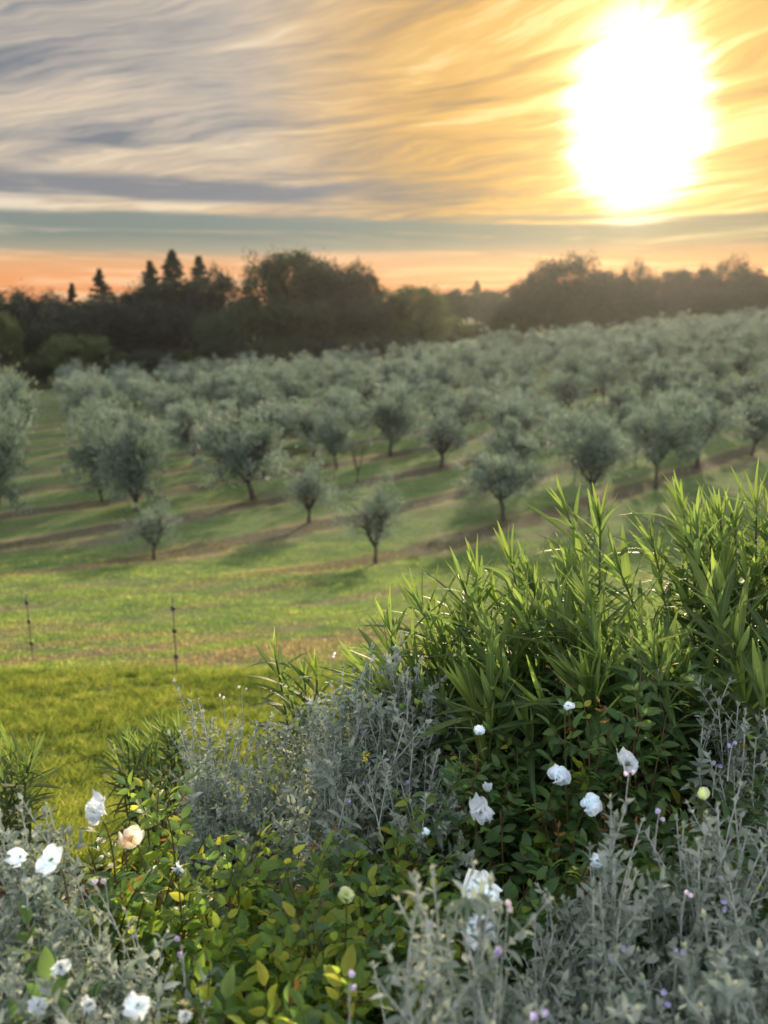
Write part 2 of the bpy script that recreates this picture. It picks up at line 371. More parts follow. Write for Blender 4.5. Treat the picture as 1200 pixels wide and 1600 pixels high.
M['germander'] = leafmat('germander_leaf', [(.080, .120, .085), (.15, .195, .165), (.24, .29, .26), (.36, .40, .37)], (.32, .42, .22), .28, .6, under=(.46, .50, .48), rib=(.33, .37, .33), spec=.2)
M['germander_tip'] = leafmat('germander_bud', [(.32, .36, .29), (.42, .45, .35)], (.40, .42, .26), .3, .7, spec=.2)
M['stem_white'] = plainmat('felted_stem', (.34, .38, .35), (.60, .63, .59), .85, 60, .2)
M['rose'] = leafmat('rose_leaf', [(.034, .088, .038), (.055, .125, .046), (.085, .165, .050), (.125, .21, .050)], (.36, .54, .06), .44, .33, under=(.09, .15, .075), rib=(.13, .20, .06), bump=.35)
M['rose_sun'] = leafmat('sun_tinted_young_rose_leaf', [(.075, .155, .026), (.13, .22, .032), (.22, .30, .040), (.42, .39, .05)], (.48, .58, .06), .56, .33, under=(.12, .17, .06), rib=(.2, .26, .07), bump=.3)  # young leaves, with sunlight painted in as brighter yellow-green
M['rose_red'] = leafmat('bronze_rose_leaf', [(.16, .045, .018), (.24, .09, .02), (.28, .16, .03)], (.60, .26, .05), .45, .4)
M['cane'] = plainmat('rose_cane', (.05, .075, .02), (.14, .07, .035), .55, 25, .2)
M['petal'] = leafmat('white_petal', [(.60, .66, .72), (.68, .73, .77), (.76, .79, .80)], (.80, .82, .78), .30, .6, spec=.2)
M['petal_brown'] = leafmat('withered_petal', [(.70, .68, .62), (.72, .68, .62), (.34, .20, .10), (.68, .62, .52)], (.66, .60, .50), .35, .75, spec=.1)
M['petal_green'] = leafmat('greenish_petal', [(.55, .62, .36), (.70, .74, .52)], (.7, .75, .45), .35, .6, spec=.2)
M['lilac'] = leafmat('lilac_petal', [(.32, .31, .50), (.42, .40, .57), (.52, .49, .63)], (.50, .42, .85), .4, .6, spec=.2)
M['lilac_pale'] = leafmat('pale_lilac_petal', [(.60, .56, .66), (.70, .65, .70)], (.65, .6, .7), .4, .6, spec=.2)
M['stamen'] = plainmat('stamen', (.35, .25, .05), (.5, .4, .1), .7, 60, 0)
M['post'] = plainmat('fence_rod', (.10, .10, .095), (.17, .16, .15), .5, 30, 0)
M['black'] = plainmat('insulator', (.012, .012, .012), (.02, .02, .02), .4, 30, 0)
M['wire'] = plainmat('wire', (.16, .15, .14), (.24, .23, .21), .4, 30, 0, .6)

# ------------------------------------------------------------------ ground
ys = np.concatenate([np.arange(-60, 0, 6), np.arange(0, 16, .2), np.arange(16, 60, 1.0), np.arange(60, 200, 4), np.arange(200, 621, 15)])
ss = np.sinh(np.linspace(-2.2, 2.2, 141))/np.sinh(2.2)
X = ss[None]*(np.clip(ys, 0, None)*.85+40)[:, None]; Y = np.broadcast_to(ys[:, None], X.shape)
V = np.stack([X, Y, H(X, Y)], -1); nr, nc = X.shape
i, j = np.meshgrid(np.arange(nr-1), np.arange(nc-1), indexing='ij'); a = i*nc+j
mb = MB(); mb.add(V, np.stack([a, a+1, a+nc+1, a+nc], -1).reshape(-1, 4))
o = mb.obj('ground', gm); o['kind'] = 'structure'

# grass
def blades(name, n, sampler, hgt, wid, seed, label):
    rs = np.random.default_rng(seed); x, y, k = sampler(rs, n); n = len(x)
    P = np.stack([x, y, H(x, y)-.004], 1); th = rs.random(n)*2*np.pi
    D = unit(np.stack([np.cos(th)*.45, np.sin(th)*.45, np.ones(n)], 1)+rs.normal(size=(n, 3))*.12)
    h = hgt*(.45+rs.random(n)*.9)*k; S = perp(D)*np.cos(th*3)[:, None]; S = unit(np.cross(D, S+.01)); wv = (wid*(.6+.8*rs.random(n)))[:, None]
    B = np.stack([np.cos(th), np.sin(th), -.25*np.ones(n)], 1)*(h*rs.random(n)*.5)[:, None]
    hh = h[:, None]
    V = np.stack([P-S*wv/2, P+S*wv/2, P+D*hh*.55+B*.35+S*wv*.36, P+D*hh*.55+B*.35-S*wv*.36, P+D*hh+B], 1)
    b_ = (np.arange(n)*5)[:, None]; mb = MB()
    A = np.zeros((n, 5, 3)); A[:, 4, 1] = 1; A[..., 2] = rs.random(n)[:, None]
    mb.add(V, np.concatenate([b_+np.array([[0, 1, 2, 3]]), np.concatenate([b_+3, b_+2, b_+4, b_*0-1], 1)]), A.reshape(-1, 3))
    o = mb.obj(name, grm); tag(o, label, 'grass', kind='stuff'); return o
def tuft(x, y, f, s):
    return np.sin(x*f+s)*np.sin(y*f*1.3+s*2+np.sin(x*f*.6)) 
def lawn_s(rs, n):
    y = 3.0+(9.0-3.0)*rs.random(n)**1.15; x = -(.85*y+1.4)+rs.random(n)*(.85*y+1.4+2.5)
    ct = rs.random((n//22, 2)); cyy = 3.0+6.1*ct[:, 0]**1.15; cxx_ = -(.85*cyy+1.4)+ct[:, 1]*(.85*cyy+3.9); pick = rs.integers(0, len(ct), n); cl = rs.random(n) < .45
    y = np.where(cl, cyy[pick]+rs.normal(size=n)*.035, y); x = np.where(cl, cxx_[pick]+rs.normal(size=n)*.035, x)
    k = np.clip(1+.45*tuft(x, y, 2.1, 1.)+.45*tuft(x, y, 8., 2.)+.25*tuft(x, y, 19., 3.), .25, 2)*np.where(cl, 1.35, .85); return x, y, k
blades('lawn_grass', 300000, lawn_s, .062, .0055, 1, 'bright green mown lawn on the bank behind the shrubs')
def field_s(rs, n):
    y = 8.7+19*rs.random(n)**1.4; x = (rs.random(n)*1.0-.50)*(y*1.2)
    k = .75+.35*tuft(x, y, 1.2, .3)+.25*tuft(x, y, 4., 2.); return x, y, np.clip(k*(1+.02*(y-9)), .25, 2)
blades('field_grass', 150000, field_s, .060, .011, 2, 'rough olive grove grass with dry patches below the lawn')
#GROUNDEND

# ------------------------------------------------------------------ olive trees
def olive_parts(seed, n=5200, slim=1.0, hf0=None, openc=0.0, leaf=.17, bare=False):
    """trunk mesh and crown mesh of a tree about 3.6 m tall and 3.6 m wide"""
    rs = np.random.default_rng(seed); tb = MB()
    hf = .75+.35*rs.random() if hf0 is None else hf0; lean = rs.normal(size=2)*.10
    tp = np.array([[0, 0, -.15], [lean[0]*.3, lean[1]*.3, .35*hf], [lean[0]*.5+.03, lean[1]*.7, .7*hf], [lean[0], lean[1], hf]])
    tubes(tb, tp[None], np.array([[.15, .095, .08, .085]]), 8)
    nl = 3 if bare else 5; ang = np.arange(nl)*2*np.pi/nl+rs.random(nl)*.8
    a = np.tile(tp[-1]-[0, 0, .05], (nl, 1)); rr = (.55+.35*rs.random(nl))*slim
    c_ = np.stack([np.cos(ang)*rr, np.sin(ang)*rr, hf+1.0+.5*rs.random(nl)], 1)
    b_ = (a+c_)/2+np.stack([np.cos(ang)*.25, np.sin(ang)*.25, -.1*np.ones(nl)], 1)
    lim = bez(a, b_, c_, 6); tubes(tb, lim, np.linspace(.085, .03, 6)[None], 6)
    # branches off the limbs, each carrying a few leafy twigs
    nb = 6 if bare else 74
    li = rs.integers(0, nl, nb); tt = rs.integers(2, 6, nb); s0 = lim[li, tt]
    cen = np.array([lean[0], lean[1], hf+1.15]); d = randunit(rs, nb); d[:, 2] = d[:, 2]*.8+.15
    lob = 1+.48*np.sin(3*np.arctan2(d[:, 1], d[:, 0])+seed)+.18*np.sin(5*np.arctan2(d[:, 1], d[:, 0])+2*seed+4*d[:, 2])
    rad = np.array([1.55*slim, 1.55*slim, 1.35])*(.55+.45*rs.random(nb)**.5)[:, None]*lob[:, None]
    e0 = cen+d*rad; tubes(tb, bez(s0, (s0+e0)/2+[0, 0, .15], e0, 5), np.linspace(.028, .008, 5)[None], 4)
    cb = MB()
    if bare: n = 260
    per = n//nb; ci = np.repeat(np.arange(nb), per); m_ = len(ci)
    cs = (.12+.17*rs.random(nb))*(1-.25*openc)
    off = rs.normal(size=(m_, 3))*cs[ci][:, None]*np.array([1, 1, .8])*np.where(rs.random(m_) < .07, 2.1, 1)[:, None]; P = e0[ci]+off
    P[:, 2] = np.maximum(P[:, 2], hf*.75+.25*rs.random(m_))
    Dv = unit(off*1.0+(e0-cen)[ci]*.35+rs.normal(size=(m_, 3))*.35+[0, 0, .35])
    clr = rs.random(nb)
    sprigs(cb, P, Dv, randunit(rs, m_), leaf*(.6+.8*rs.random(m_)), leaf*.30, rs, rnd=np.clip(clr[ci]*.45+rs.random(m_)*.6, 0, 1))
    # long whippy shoots at the outline
    return tb, cb
variants = []
for k in range(12):
    tb, cb = olive_parts(100+k, n=[8800, 6200, 7800, 5400][k % 4], slim=[1, 1.12, .85, 1.05, .78, 1.15, 1, .9, 1.04, .72, 1.2, .95][k], openc=.5*(k % 3), leaf=.19)
    variants.append((tb.mesh('olive_trunk', M['bark']), cb.mesh('olive_crown', M['olive'], False)))
def special(seed, **kw):
    tb, cb = olive_parts(seed, **kw); return (tb.mesh('olive_trunk', M['bark']), cb.mesh('olive_crown', M['olive'], False))
V_YOUNG = special(151, n=4600, slim=.85, openc=.8, leaf=.14); V_OPEN = special(162, n=6200, slim=1.0, openc=.6, leaf=.13)
V_SLIM = special(173, n=3600, slim=.62, openc=.7, leaf=.15); V_LOW = special(195, n=11000, slim=1.0, hf0=.42, leaf=.17); V_LOW2 = special(197, n=11000, slim=.95, hf0=.36, leaf=.18)
V_BARE = special(184, bare=True, leaf=.14)
GRP = 'olive trees planted in rows on the slope'
taken = []
def olive(x, y, var, sxy, sz, rz, label):
    o = root('olive_tree', (x, y, float(H(x, y))), label, 'tree', GRP, rz)
    for nm, me in zip(('trunk', 'crown'), var):
        c = bpy.data.objects.new(nm, me); C.objects.link(c); c.parent = o
    o.scale = (sxy, sxy, sz); taken.append((x, y)); return o
# the front trees, one by one: pixel of the foot, height and width in the photograph's pixels
front = [
 (240, 875, 92, 88, V_YOUNG, 'small leaning young olive tree alone on the bare strip below the left grass aisle'),
 (587, 880, 145, 110, V_OPEN, 'open-crowned olive tree nearest the oleander, lowest tree with a full crown on the slope'),
 (483, 818, 108, 72, V_SLIM, 'slender young olive tree with a thin pale crown between two fuller trees'),
 (787, 815, 128, 135, variants[1], 'low spreading olive tree just above the tips of the oleander'),
 (397, 782, 148, 125, variants[2], 'tall forked olive tree with dark trunk up the slope behind the slender young one'),
 (347, 755, 120, 80, variants[4], 'narrow olive tree close behind the left of the tall forked tree'),
 (558, 757, 95, 46, V_BARE, 'pruned olive tree with bare upright branches and almost no leaves'),
 (690, 732, 112, 82, V_SLIM, 'thin two-stemmed olive tree in the middle of the third row'),
 (610, 713, 112, 105, variants[0], 'round dense olive tree above the pruned bare one'),
 (490, 713, 96, 95, variants[3], 'olive tree directly behind the slender young one with a shaded trunk'),
 (212, 800, 150, 98, V_LOW2, 'bushy olive tree right of the grass aisle, its crown touching a twin on the left'),
 (160, 785, 150, 86, V_LOW, 'bushy olive tree edging the grass aisle with branches almost to the ground'),
 (-4, 820, 195, 92, V_LOW2, 'large olive tree at the left border of the photo with drooping pale sprays'),
 (-30, 765, 200, 140, variants[8], 'olive tree cut by the left border behind the one with drooping pale sprays'),
 (303, 728, 98, 95, variants[8], 'olive tree with a rounded crown in the fourth row, right of the bushy pair'),
 (432, 702, 78, 88, variants[2], 'olive tree half hidden behind the crown of the tall forked tree'),
 (715, 700, 92, 85, variants[6], 'olive tree with dark crown up the slope from the thin two-stemmed one'),
 (540, 700, 85, 62, variants[4], 'narrow olive tree between the round dense one and its left neighbour'),
 (805, 690, 88, 110, variants[3], 'broad dark olive tree straight up the slope from the low spreading tree'),
 (690, 815, 1, 1, None, ''),
]
rg = random.Random(5)
for px, py, hp, wp, var, lab in front:
    if var is None: continue
    h = hit(px, py); s = math.hypot(h[1], 8)/FPX/math.cos(R(8))
    me = var[1]; n = len(me.vertices); co = np.empty(n*3, np.float32); me.vertices.foreach_get('co', co); co = co.reshape(-1, 3)
    H0 = np.percentile(co[:, 2], 99.6); W0 = np.percentile(co[:, 0], 99.3)-np.percentile(co[:, 0], .7)
    olive(h[0], h[1], var, 1.03*wp*s/W0, hp*s/H0, rg.choice([0, math.pi])+rg.uniform(-.2, .2), lab)
SL = [1, 1.12, .85, 1.05, .78, 1.15, 1, .9, 1.04, .72, 1.2, .95]
ORD = ['first','second','third','fourth','fifth','sixth','seventh','eighth','ninth','tenth','eleventh','twelfth','thirteenth','fourteenth','fifteenth','sixteenth','seventeenth','eighteenth','nineteenth','twentieth','twenty-first','twenty-second','twenty-third','twenty-fourth','twenty-fifth','twenty-sixth','twenty-seventh','twenty-eighth','twenty-ninth','thirtieth','thirty-first','thirty-second','thirty-third','thirty-fourth','thirty-fifth','thirty-sixth']
def edge(x): return 118+x*.5 if x < 0 else 118+x*.68
cnt = 0
for jrow in range(0, 34):
    for i in range(-26, 40):
        r = 3+5.5*i; c = 22.9+5.9*jrow+.45*(r-9)
        x, y = grove(r-(.2 if i < 0 else -1.1)+rg.uniform(-.35, .35), c+rg.uniform(-.6, .6))
        if y < 24 or y > edge(x): continue
        u = x/y
        if u < -.50 or u > .515: continue
        if min((x-a)**2+(y-b)**2 for a, b in taken) < 4.2**2: continue
        if jrow < 3 and r < 19.5 and u > -.36: continue
        if rg.random() < .035: continue
        s = rg.uniform(.78, 1.12) if y < 60 else rg.uniform(.88, 1.15)
        side = 'right' if i >= 0 else 'left'; k = i if i >= 0 else -1-i
        fx, fz, vi = rg.uniform(.78, 1.02), rg.uniform(.85, 1.08), rg.randrange(12)
        rt = fx/fz*SL[vi]; adj = 'broad' if rt > 1.02 else ('narrow' if rt < .80 else 'rounded')
        olive(x, y, variants[vi], s*fx, s*fz, rg.uniform(0, 6.28),
              f'{adj} olive tree, {ORD[jrow]} row uphill, {ORD[k]} to the {side} of the aisle')
        cnt += 1
print('olives', cnt, len(front))

# ------------------------------------------------------------------ woods on the skyline
def wood_parts(seed, n=9000, kind='round', leaf=.45):
    """a unit tree: crown about 1 wide and 1 tall (scaled later); trunk below"""
    rs = np.random.default_rng(seed); tb = MB(); cb = MB()
    if kind == 'conifer':
        tubes(tb, np.array([[[0, 0, -.02], [0, 0, .5], [0, 0, .98]]]), np.array([[.03, .018, .004]]), 6)
        nb = 170; z = .04+.955*np.linspace(0, 1, nb)**.8+rs.normal(size=nb)*.006; r = (1.0-np.clip(z, 0, 1))**1.05*.95*(.30+.7*rs.random(nb))+.004; th = rs.random(nb)*6.283
        e = np.stack([np.cos(th)*r, np.sin(th)*r, z-.10*r+.03*rs.random(nb)], 1); s0 = np.stack([0*z, 0*z, z], 1)
        tubes(tb, bez(s0, (s0+e)/2, e, 4), np.linspace(.006, .002, 4)[None], 3)
        ci = np.repeat(np.arange(nb), n//nb); t_ = rs.random(len(ci))**.6
        P = s0[ci]*(1-t_)[:, None]+e[ci]*t_[:, None]+rs.normal(size=(len(ci), 3))*[.012, .012, .006]
        Dv = unit((e-s0)[ci]+rs.normal(size=(len(ci), 3))*.05+[0, 0, .02])
        sprigs(cb, P, Dv, randunit(rs, len(ci)), leaf*.05, leaf*.02, rs); return tb, cb
    tubes(tb, np.array([[[0, 0, -.02], [.01, 0, .2], [0, .01, .45]]]), np.array([[.035, .026, .02]]), 7)
    nbough = 26; d = randunit(rs, nbough); d[:, 2] = np.abs(d[:, 2])*1.1-.35
    d = unit(d); low = .18 if kind != 'airy' else .3
    cen = np.array([0, 0, .52]); ext = np.array([.42, .42, .44])
    e0 = cen+d*ext*(.72+.34*rs.random(nbough))[:, None]; s0 = np.tile([0, 0, .3], (nbough, 1))+rs.normal(size=(nbough, 3))*.03
    tubes(tb, bez(s0, (s0+e0)/2+[0, 0, .04], e0, 5), np.linspace(.013, .003, 5)[None], 4)
    # boughs carry clumps, clumps carry leaves
    ncl = 260 if kind != 'airy' else 190; bi = rs.integers(0, nbough, ncl)
    brad = (.105+.07*rs.random(nbough)) if kind != 'airy' else (.08+.05*rs.random(nbough))
    cc = e0[bi]+randunit(rs, ncl)*brad[bi][:, None]*np.array([1, 1, .8]); cc[:, 2] = np.maximum(cc[:, 2], low*.4+.1*rs.random(ncl))
    cr = .020+.026*rs.random(ncl); ci = np.repeat(np.arange(ncl), n//ncl); off = rs.normal(size=(len(ci), 3))
    P = cc[ci]+off*cr[ci][:, None]
    Dv = unit(off+(cc-cen)[ci]*1.2+rs.normal(size=(len(ci), 3))*.9); clr = rs.random(ncl)
    sprigs(cb, P, Dv, randunit(rs, len(ci)), leaf*.052, leaf*.032, rs, rnd=np.clip(clr[ci]*.7+rs.random(len(ci))*.3, 0, 1))
    return tb, cb
WV = {}
def wvar(kind, matn, k):
    key = (kind, matn, k)
    if key not in WV:
        base = (kind, k)
        if base not in WV:
            tb, cb = wood_parts(300+k*7+len(kind), kind=kind, n={'round': 24000, 'airy': 13000, 'conifer': 15000}[kind]); WV[base] = (tb, cb)
        tb, cb = WV[base]; WV[key] = (tb.mesh('trunk', M['bark']), cb.mesh('crown', M[matn], False))
    return WV[key]
def wood(px, top, wpx, dist, kind, matn, k, label, name='woodland_tree', cat='tree', base_z=None, gp='trees of the wood behind the grove'):
    d = ray(px, 800); x = d[0]/ray(px, top)[1]*dist; y = dist
    gz = float(H(x, y)); zt = at(px, top, dist)[2]; hgt = max(zt-gz, 2.0); wid = wpx*dist/FPX/.97
    o = root(name, (x, y, gz), label, cat, gp, (k*1.7+px*.013) % 6.28)
    for nm, me in zip(('trunk', 'crown'), wvar(kind, matn, k)):
        c = bpy.data.objects.new(nm, me); C.objects.link(c); c.parent = o
    f = .60 if kind == 'conifer' else .98
    o.scale = (wid/f, wid/f, hgt/1.0); return o
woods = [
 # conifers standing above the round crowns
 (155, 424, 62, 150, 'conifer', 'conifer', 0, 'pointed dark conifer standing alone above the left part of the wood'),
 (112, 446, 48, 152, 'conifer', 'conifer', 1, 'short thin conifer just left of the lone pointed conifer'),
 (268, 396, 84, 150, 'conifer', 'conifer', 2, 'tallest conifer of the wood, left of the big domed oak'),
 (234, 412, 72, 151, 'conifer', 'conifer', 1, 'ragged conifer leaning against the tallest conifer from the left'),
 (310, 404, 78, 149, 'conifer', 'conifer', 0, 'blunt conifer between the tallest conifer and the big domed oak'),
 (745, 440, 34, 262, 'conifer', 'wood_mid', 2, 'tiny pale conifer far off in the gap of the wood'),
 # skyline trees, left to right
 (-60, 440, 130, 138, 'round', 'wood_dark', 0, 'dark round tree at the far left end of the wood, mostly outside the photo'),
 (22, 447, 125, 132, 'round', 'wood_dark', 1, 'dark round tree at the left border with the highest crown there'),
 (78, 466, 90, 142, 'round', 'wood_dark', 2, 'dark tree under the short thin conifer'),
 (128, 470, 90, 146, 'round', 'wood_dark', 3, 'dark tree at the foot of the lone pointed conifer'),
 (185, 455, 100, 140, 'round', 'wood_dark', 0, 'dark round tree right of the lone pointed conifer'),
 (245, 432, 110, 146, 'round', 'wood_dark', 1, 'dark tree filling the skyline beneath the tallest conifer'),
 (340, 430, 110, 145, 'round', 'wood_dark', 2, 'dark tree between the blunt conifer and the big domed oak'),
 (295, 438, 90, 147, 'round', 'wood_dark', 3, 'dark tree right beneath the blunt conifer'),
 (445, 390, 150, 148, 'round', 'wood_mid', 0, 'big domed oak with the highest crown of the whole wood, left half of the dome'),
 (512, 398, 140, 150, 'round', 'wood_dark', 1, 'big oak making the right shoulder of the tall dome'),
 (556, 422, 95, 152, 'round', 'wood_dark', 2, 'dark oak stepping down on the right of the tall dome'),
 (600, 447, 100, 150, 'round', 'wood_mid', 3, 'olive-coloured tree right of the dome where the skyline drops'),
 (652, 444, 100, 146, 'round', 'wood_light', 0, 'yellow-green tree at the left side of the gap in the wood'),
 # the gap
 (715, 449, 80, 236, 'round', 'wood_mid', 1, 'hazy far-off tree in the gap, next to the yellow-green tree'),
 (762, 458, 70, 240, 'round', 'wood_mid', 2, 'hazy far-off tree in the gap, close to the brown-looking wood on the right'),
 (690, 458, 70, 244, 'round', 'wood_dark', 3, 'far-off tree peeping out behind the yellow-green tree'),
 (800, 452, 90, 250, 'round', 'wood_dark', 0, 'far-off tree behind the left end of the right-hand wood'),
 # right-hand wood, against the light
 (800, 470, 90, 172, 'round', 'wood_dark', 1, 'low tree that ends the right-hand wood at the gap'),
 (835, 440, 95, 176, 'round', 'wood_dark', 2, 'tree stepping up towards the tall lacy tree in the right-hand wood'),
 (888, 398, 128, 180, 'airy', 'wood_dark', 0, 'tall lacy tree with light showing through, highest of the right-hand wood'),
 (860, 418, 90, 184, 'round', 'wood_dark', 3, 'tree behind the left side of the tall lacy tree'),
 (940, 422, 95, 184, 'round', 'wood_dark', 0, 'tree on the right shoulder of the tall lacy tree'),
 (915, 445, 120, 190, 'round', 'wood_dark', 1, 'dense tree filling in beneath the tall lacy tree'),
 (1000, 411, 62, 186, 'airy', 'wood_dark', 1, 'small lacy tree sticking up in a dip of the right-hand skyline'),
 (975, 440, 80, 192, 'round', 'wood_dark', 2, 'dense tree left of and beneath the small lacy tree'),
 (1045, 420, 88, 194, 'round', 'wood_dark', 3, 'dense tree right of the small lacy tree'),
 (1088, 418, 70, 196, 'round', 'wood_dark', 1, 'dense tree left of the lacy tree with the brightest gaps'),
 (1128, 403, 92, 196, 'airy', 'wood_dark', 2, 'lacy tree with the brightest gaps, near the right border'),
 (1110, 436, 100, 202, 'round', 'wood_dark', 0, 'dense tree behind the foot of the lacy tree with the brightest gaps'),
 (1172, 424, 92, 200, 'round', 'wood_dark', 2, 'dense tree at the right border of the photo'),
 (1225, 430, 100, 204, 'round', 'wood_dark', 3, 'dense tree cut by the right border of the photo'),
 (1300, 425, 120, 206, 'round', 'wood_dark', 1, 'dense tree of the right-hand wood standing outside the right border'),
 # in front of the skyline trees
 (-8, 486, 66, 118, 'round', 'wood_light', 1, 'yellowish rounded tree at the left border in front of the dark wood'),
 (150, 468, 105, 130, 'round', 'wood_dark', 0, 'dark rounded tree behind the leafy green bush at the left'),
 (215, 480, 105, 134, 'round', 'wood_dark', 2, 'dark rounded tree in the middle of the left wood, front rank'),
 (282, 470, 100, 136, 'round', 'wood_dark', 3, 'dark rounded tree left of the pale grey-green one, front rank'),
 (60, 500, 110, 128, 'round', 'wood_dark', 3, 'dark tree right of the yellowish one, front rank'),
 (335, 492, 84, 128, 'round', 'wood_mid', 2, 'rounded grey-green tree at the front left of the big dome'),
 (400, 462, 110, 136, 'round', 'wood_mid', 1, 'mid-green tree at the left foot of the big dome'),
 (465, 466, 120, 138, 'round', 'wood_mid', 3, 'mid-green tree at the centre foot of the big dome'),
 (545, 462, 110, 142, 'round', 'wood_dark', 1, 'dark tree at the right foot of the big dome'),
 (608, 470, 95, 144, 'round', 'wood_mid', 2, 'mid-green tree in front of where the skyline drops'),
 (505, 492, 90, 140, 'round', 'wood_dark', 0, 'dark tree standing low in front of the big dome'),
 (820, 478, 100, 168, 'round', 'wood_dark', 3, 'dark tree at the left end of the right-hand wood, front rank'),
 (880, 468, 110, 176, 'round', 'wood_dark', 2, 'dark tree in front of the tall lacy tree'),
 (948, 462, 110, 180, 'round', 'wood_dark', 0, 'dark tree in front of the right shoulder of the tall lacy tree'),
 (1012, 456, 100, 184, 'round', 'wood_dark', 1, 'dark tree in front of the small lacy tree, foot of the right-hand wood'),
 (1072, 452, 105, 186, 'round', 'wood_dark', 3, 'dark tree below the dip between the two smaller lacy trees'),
 (1132, 448, 110, 190, 'round', 'wood_dark', 2, 'dark tree in front of the lacy tree with the brightest gaps'),
 (1195, 444, 110, 192, 'round', 'wood_dark', 0, 'dark tree at the right border, front rank of the right-hand wood'),
 (1255, 442, 120, 194, 'round', 'wood_dark', 1, 'dark tree just outside the right border, front rank'),
 (1340, 440, 140, 196, 'round', 'wood_dark', 3, 'dark tree well outside the right border, front rank'),
]
for wd in woods: wood(*wd)
bushes = [
 (355, 536, 80, 126, 'wood_dark', 1, 'dark low bush under the mid-green tree at the left foot of the dome'),
 (420, 532, 90, 127, 'wood_mid', 2, 'green low bush below the left half of the big dome'),
 (485, 528, 90, 129, 'wood_dark', 3, 'dark low bush below the middle of the big dome'),
 (548, 524, 90, 131, 'wood_mid', 0, 'green low bush below the right shoulder of the dome'),
 (610, 520, 90, 134, 'wood_dark', 1, 'dark low bush below where the skyline drops'),
 (235, 548, 80, 122, 'wood_dark', 2, 'dark low bush between the two low yellow-green ones'),
 (905, 492, 90, 172, 'wood_dark', 0, 'dark undergrowth bush at the foot of the tall lacy tree'),
 (985, 484, 100, 178, 'wood_dark', 1, 'dark undergrowth bush left of the middle of the right-hand wood'),
 (1062, 476, 100, 181, 'wood_dark', 2, 'dark undergrowth bush in the middle of the right-hand wood'),
 (1138, 470, 100, 184, 'wood_dark', 3, 'dark undergrowth bush at the foot of the rightmost lacy tree'),
 (1215, 464, 110, 187, 'wood_dark', 0, 'dark undergrowth bush at the right border'),
 (112, 522, 104, 121, 'wood_light', 0, 'large leafy green bush between the wood and the olive rows at the left'),
 (205, 548, 70, 124, 'wood_light', 1, 'low yellow-green bush right of the large leafy one'),
 (272, 548, 70, 128, 'wood_mid', 2, 'low bush at the grove edge, below the dark rounded trees'),
 (310, 546, 50, 128, 'wood_light', 3, 'small low yellowish bush at the foot of the grey-green tree'),
 (58, 560, 70, 119, 'wood_mid', 1, 'low dark bush at the left of the large leafy one'),
 (160, 552, 60, 122, 'wood_mid', 3, 'small bush hugging the right side of the large leafy one'),
 (706, 498, 70, 165, 'wood_light', 2, 'pale bush at the foot of the yellow-green tree in the gap'),
 (752, 506, 70, 170, 'wood_mid', 0, 'green bush standing in the gap of the wood'),
 (665, 506, 60, 158, 'wood_light', 3, 'low bush beneath the yellow-green tree'),
]
for px, top, wpx, dist, mn, k, lab in bushes:
    wood(px, top, wpx, dist, 'round', mn, k, lab, name='bush', cat='bush', gp='bushes at the edge of the wood')
# distant tree line beyond the gap and further trees seen only from the sides
kk = 0
for px, top, wpx, dist in [(-150, 455, 120, 140), (-250, 450, 140, 150), (-360, 450, 150, 150), (1390, 430, 130, 205), (1490, 425, 140, 210), (1600, 430, 150, 215), (730, 466, 60, 300), (775, 466, 60, 300), (690, 466, 70, 310), (820, 462, 70, 300)]:
    kk += 1
    side = ['outside the left border, nearest it', 'outside the left border, second from it', 'outside the left border, third from it', 'outside the right border, nearest the dense trees', 'outside the right border, second along', 'outside the right border, third along', 'farthest away in the gap, left one', 'farthest away in the gap, middle one', 'farthest away, behind the yellow-green tree', 'farthest away, behind the right-hand wood'][kk-1]
    wood(px, top, wpx, dist, 'round', 'wood_dark', kk % 4, f'dark tree {side}')

# ------------------------------------------------------------------ electric fence
A = hit(52, 1033); B = hit(277, 1058)
fr = root('electric_fence', (0, 0, 0), 'thin wire fence on slim rods with black insulators at the edge of the lawn', 'fence')
dv = np.array([B[0]-A[0], B[1]-A[1]]); wires = [[], [], []]
Cc = hit(668, 1062)
for k in range(-3, 3):
    x, y = (A[0]+dv[0]*k, A[1]+dv[1]*k) if k < 2 else (Cc[0], Cc[1]); z = float(H(x, y)); rg2 = random.Random(k+9); lx = rg2.uniform(-.02, .02)
    hh = .92
    mb = MB(); tubes(mb, np.array([[[x, y, z-.05], [x+lx*.5, y, z+hh*.5], [x+lx, y, z+hh]]]), .0075, 6); p = mb.obj('post', M['post'], fr)
    for q, zz in enumerate((.24, .54, .80)):
        mb = MB(); cx_ = x+lx*zz/hh
        pr = np.array([[[cx_, y, z+zz-.028], [cx_, y, z+zz-.02], [cx_, y, z+zz], [cx_, y, z+zz+.02], [cx_, y, z+zz+.028]]])
        tubes(mb, pr, np.array([[.010, .022, .026, .022, .010]]), 8); mb.obj('insulator', M['black'], p)
        wires[q].append((cx_, y-.03, z+zz))
for q in range(3):
    mb = MB(); pts = []
    for a_, b_ in zip(wires[q][:-1], wires[q][1:]):
        for s in np.linspace(0, 1, 7)[:-1]:
            pts.append(np.array(a_)*(1-s)+np.array(b_)*s-np.array([0, 0, .05*4*s*(1-s)]))
    tubes(mb, np.array([pts]), .0022, 4); mb.obj('wire', M['wire'], fr)
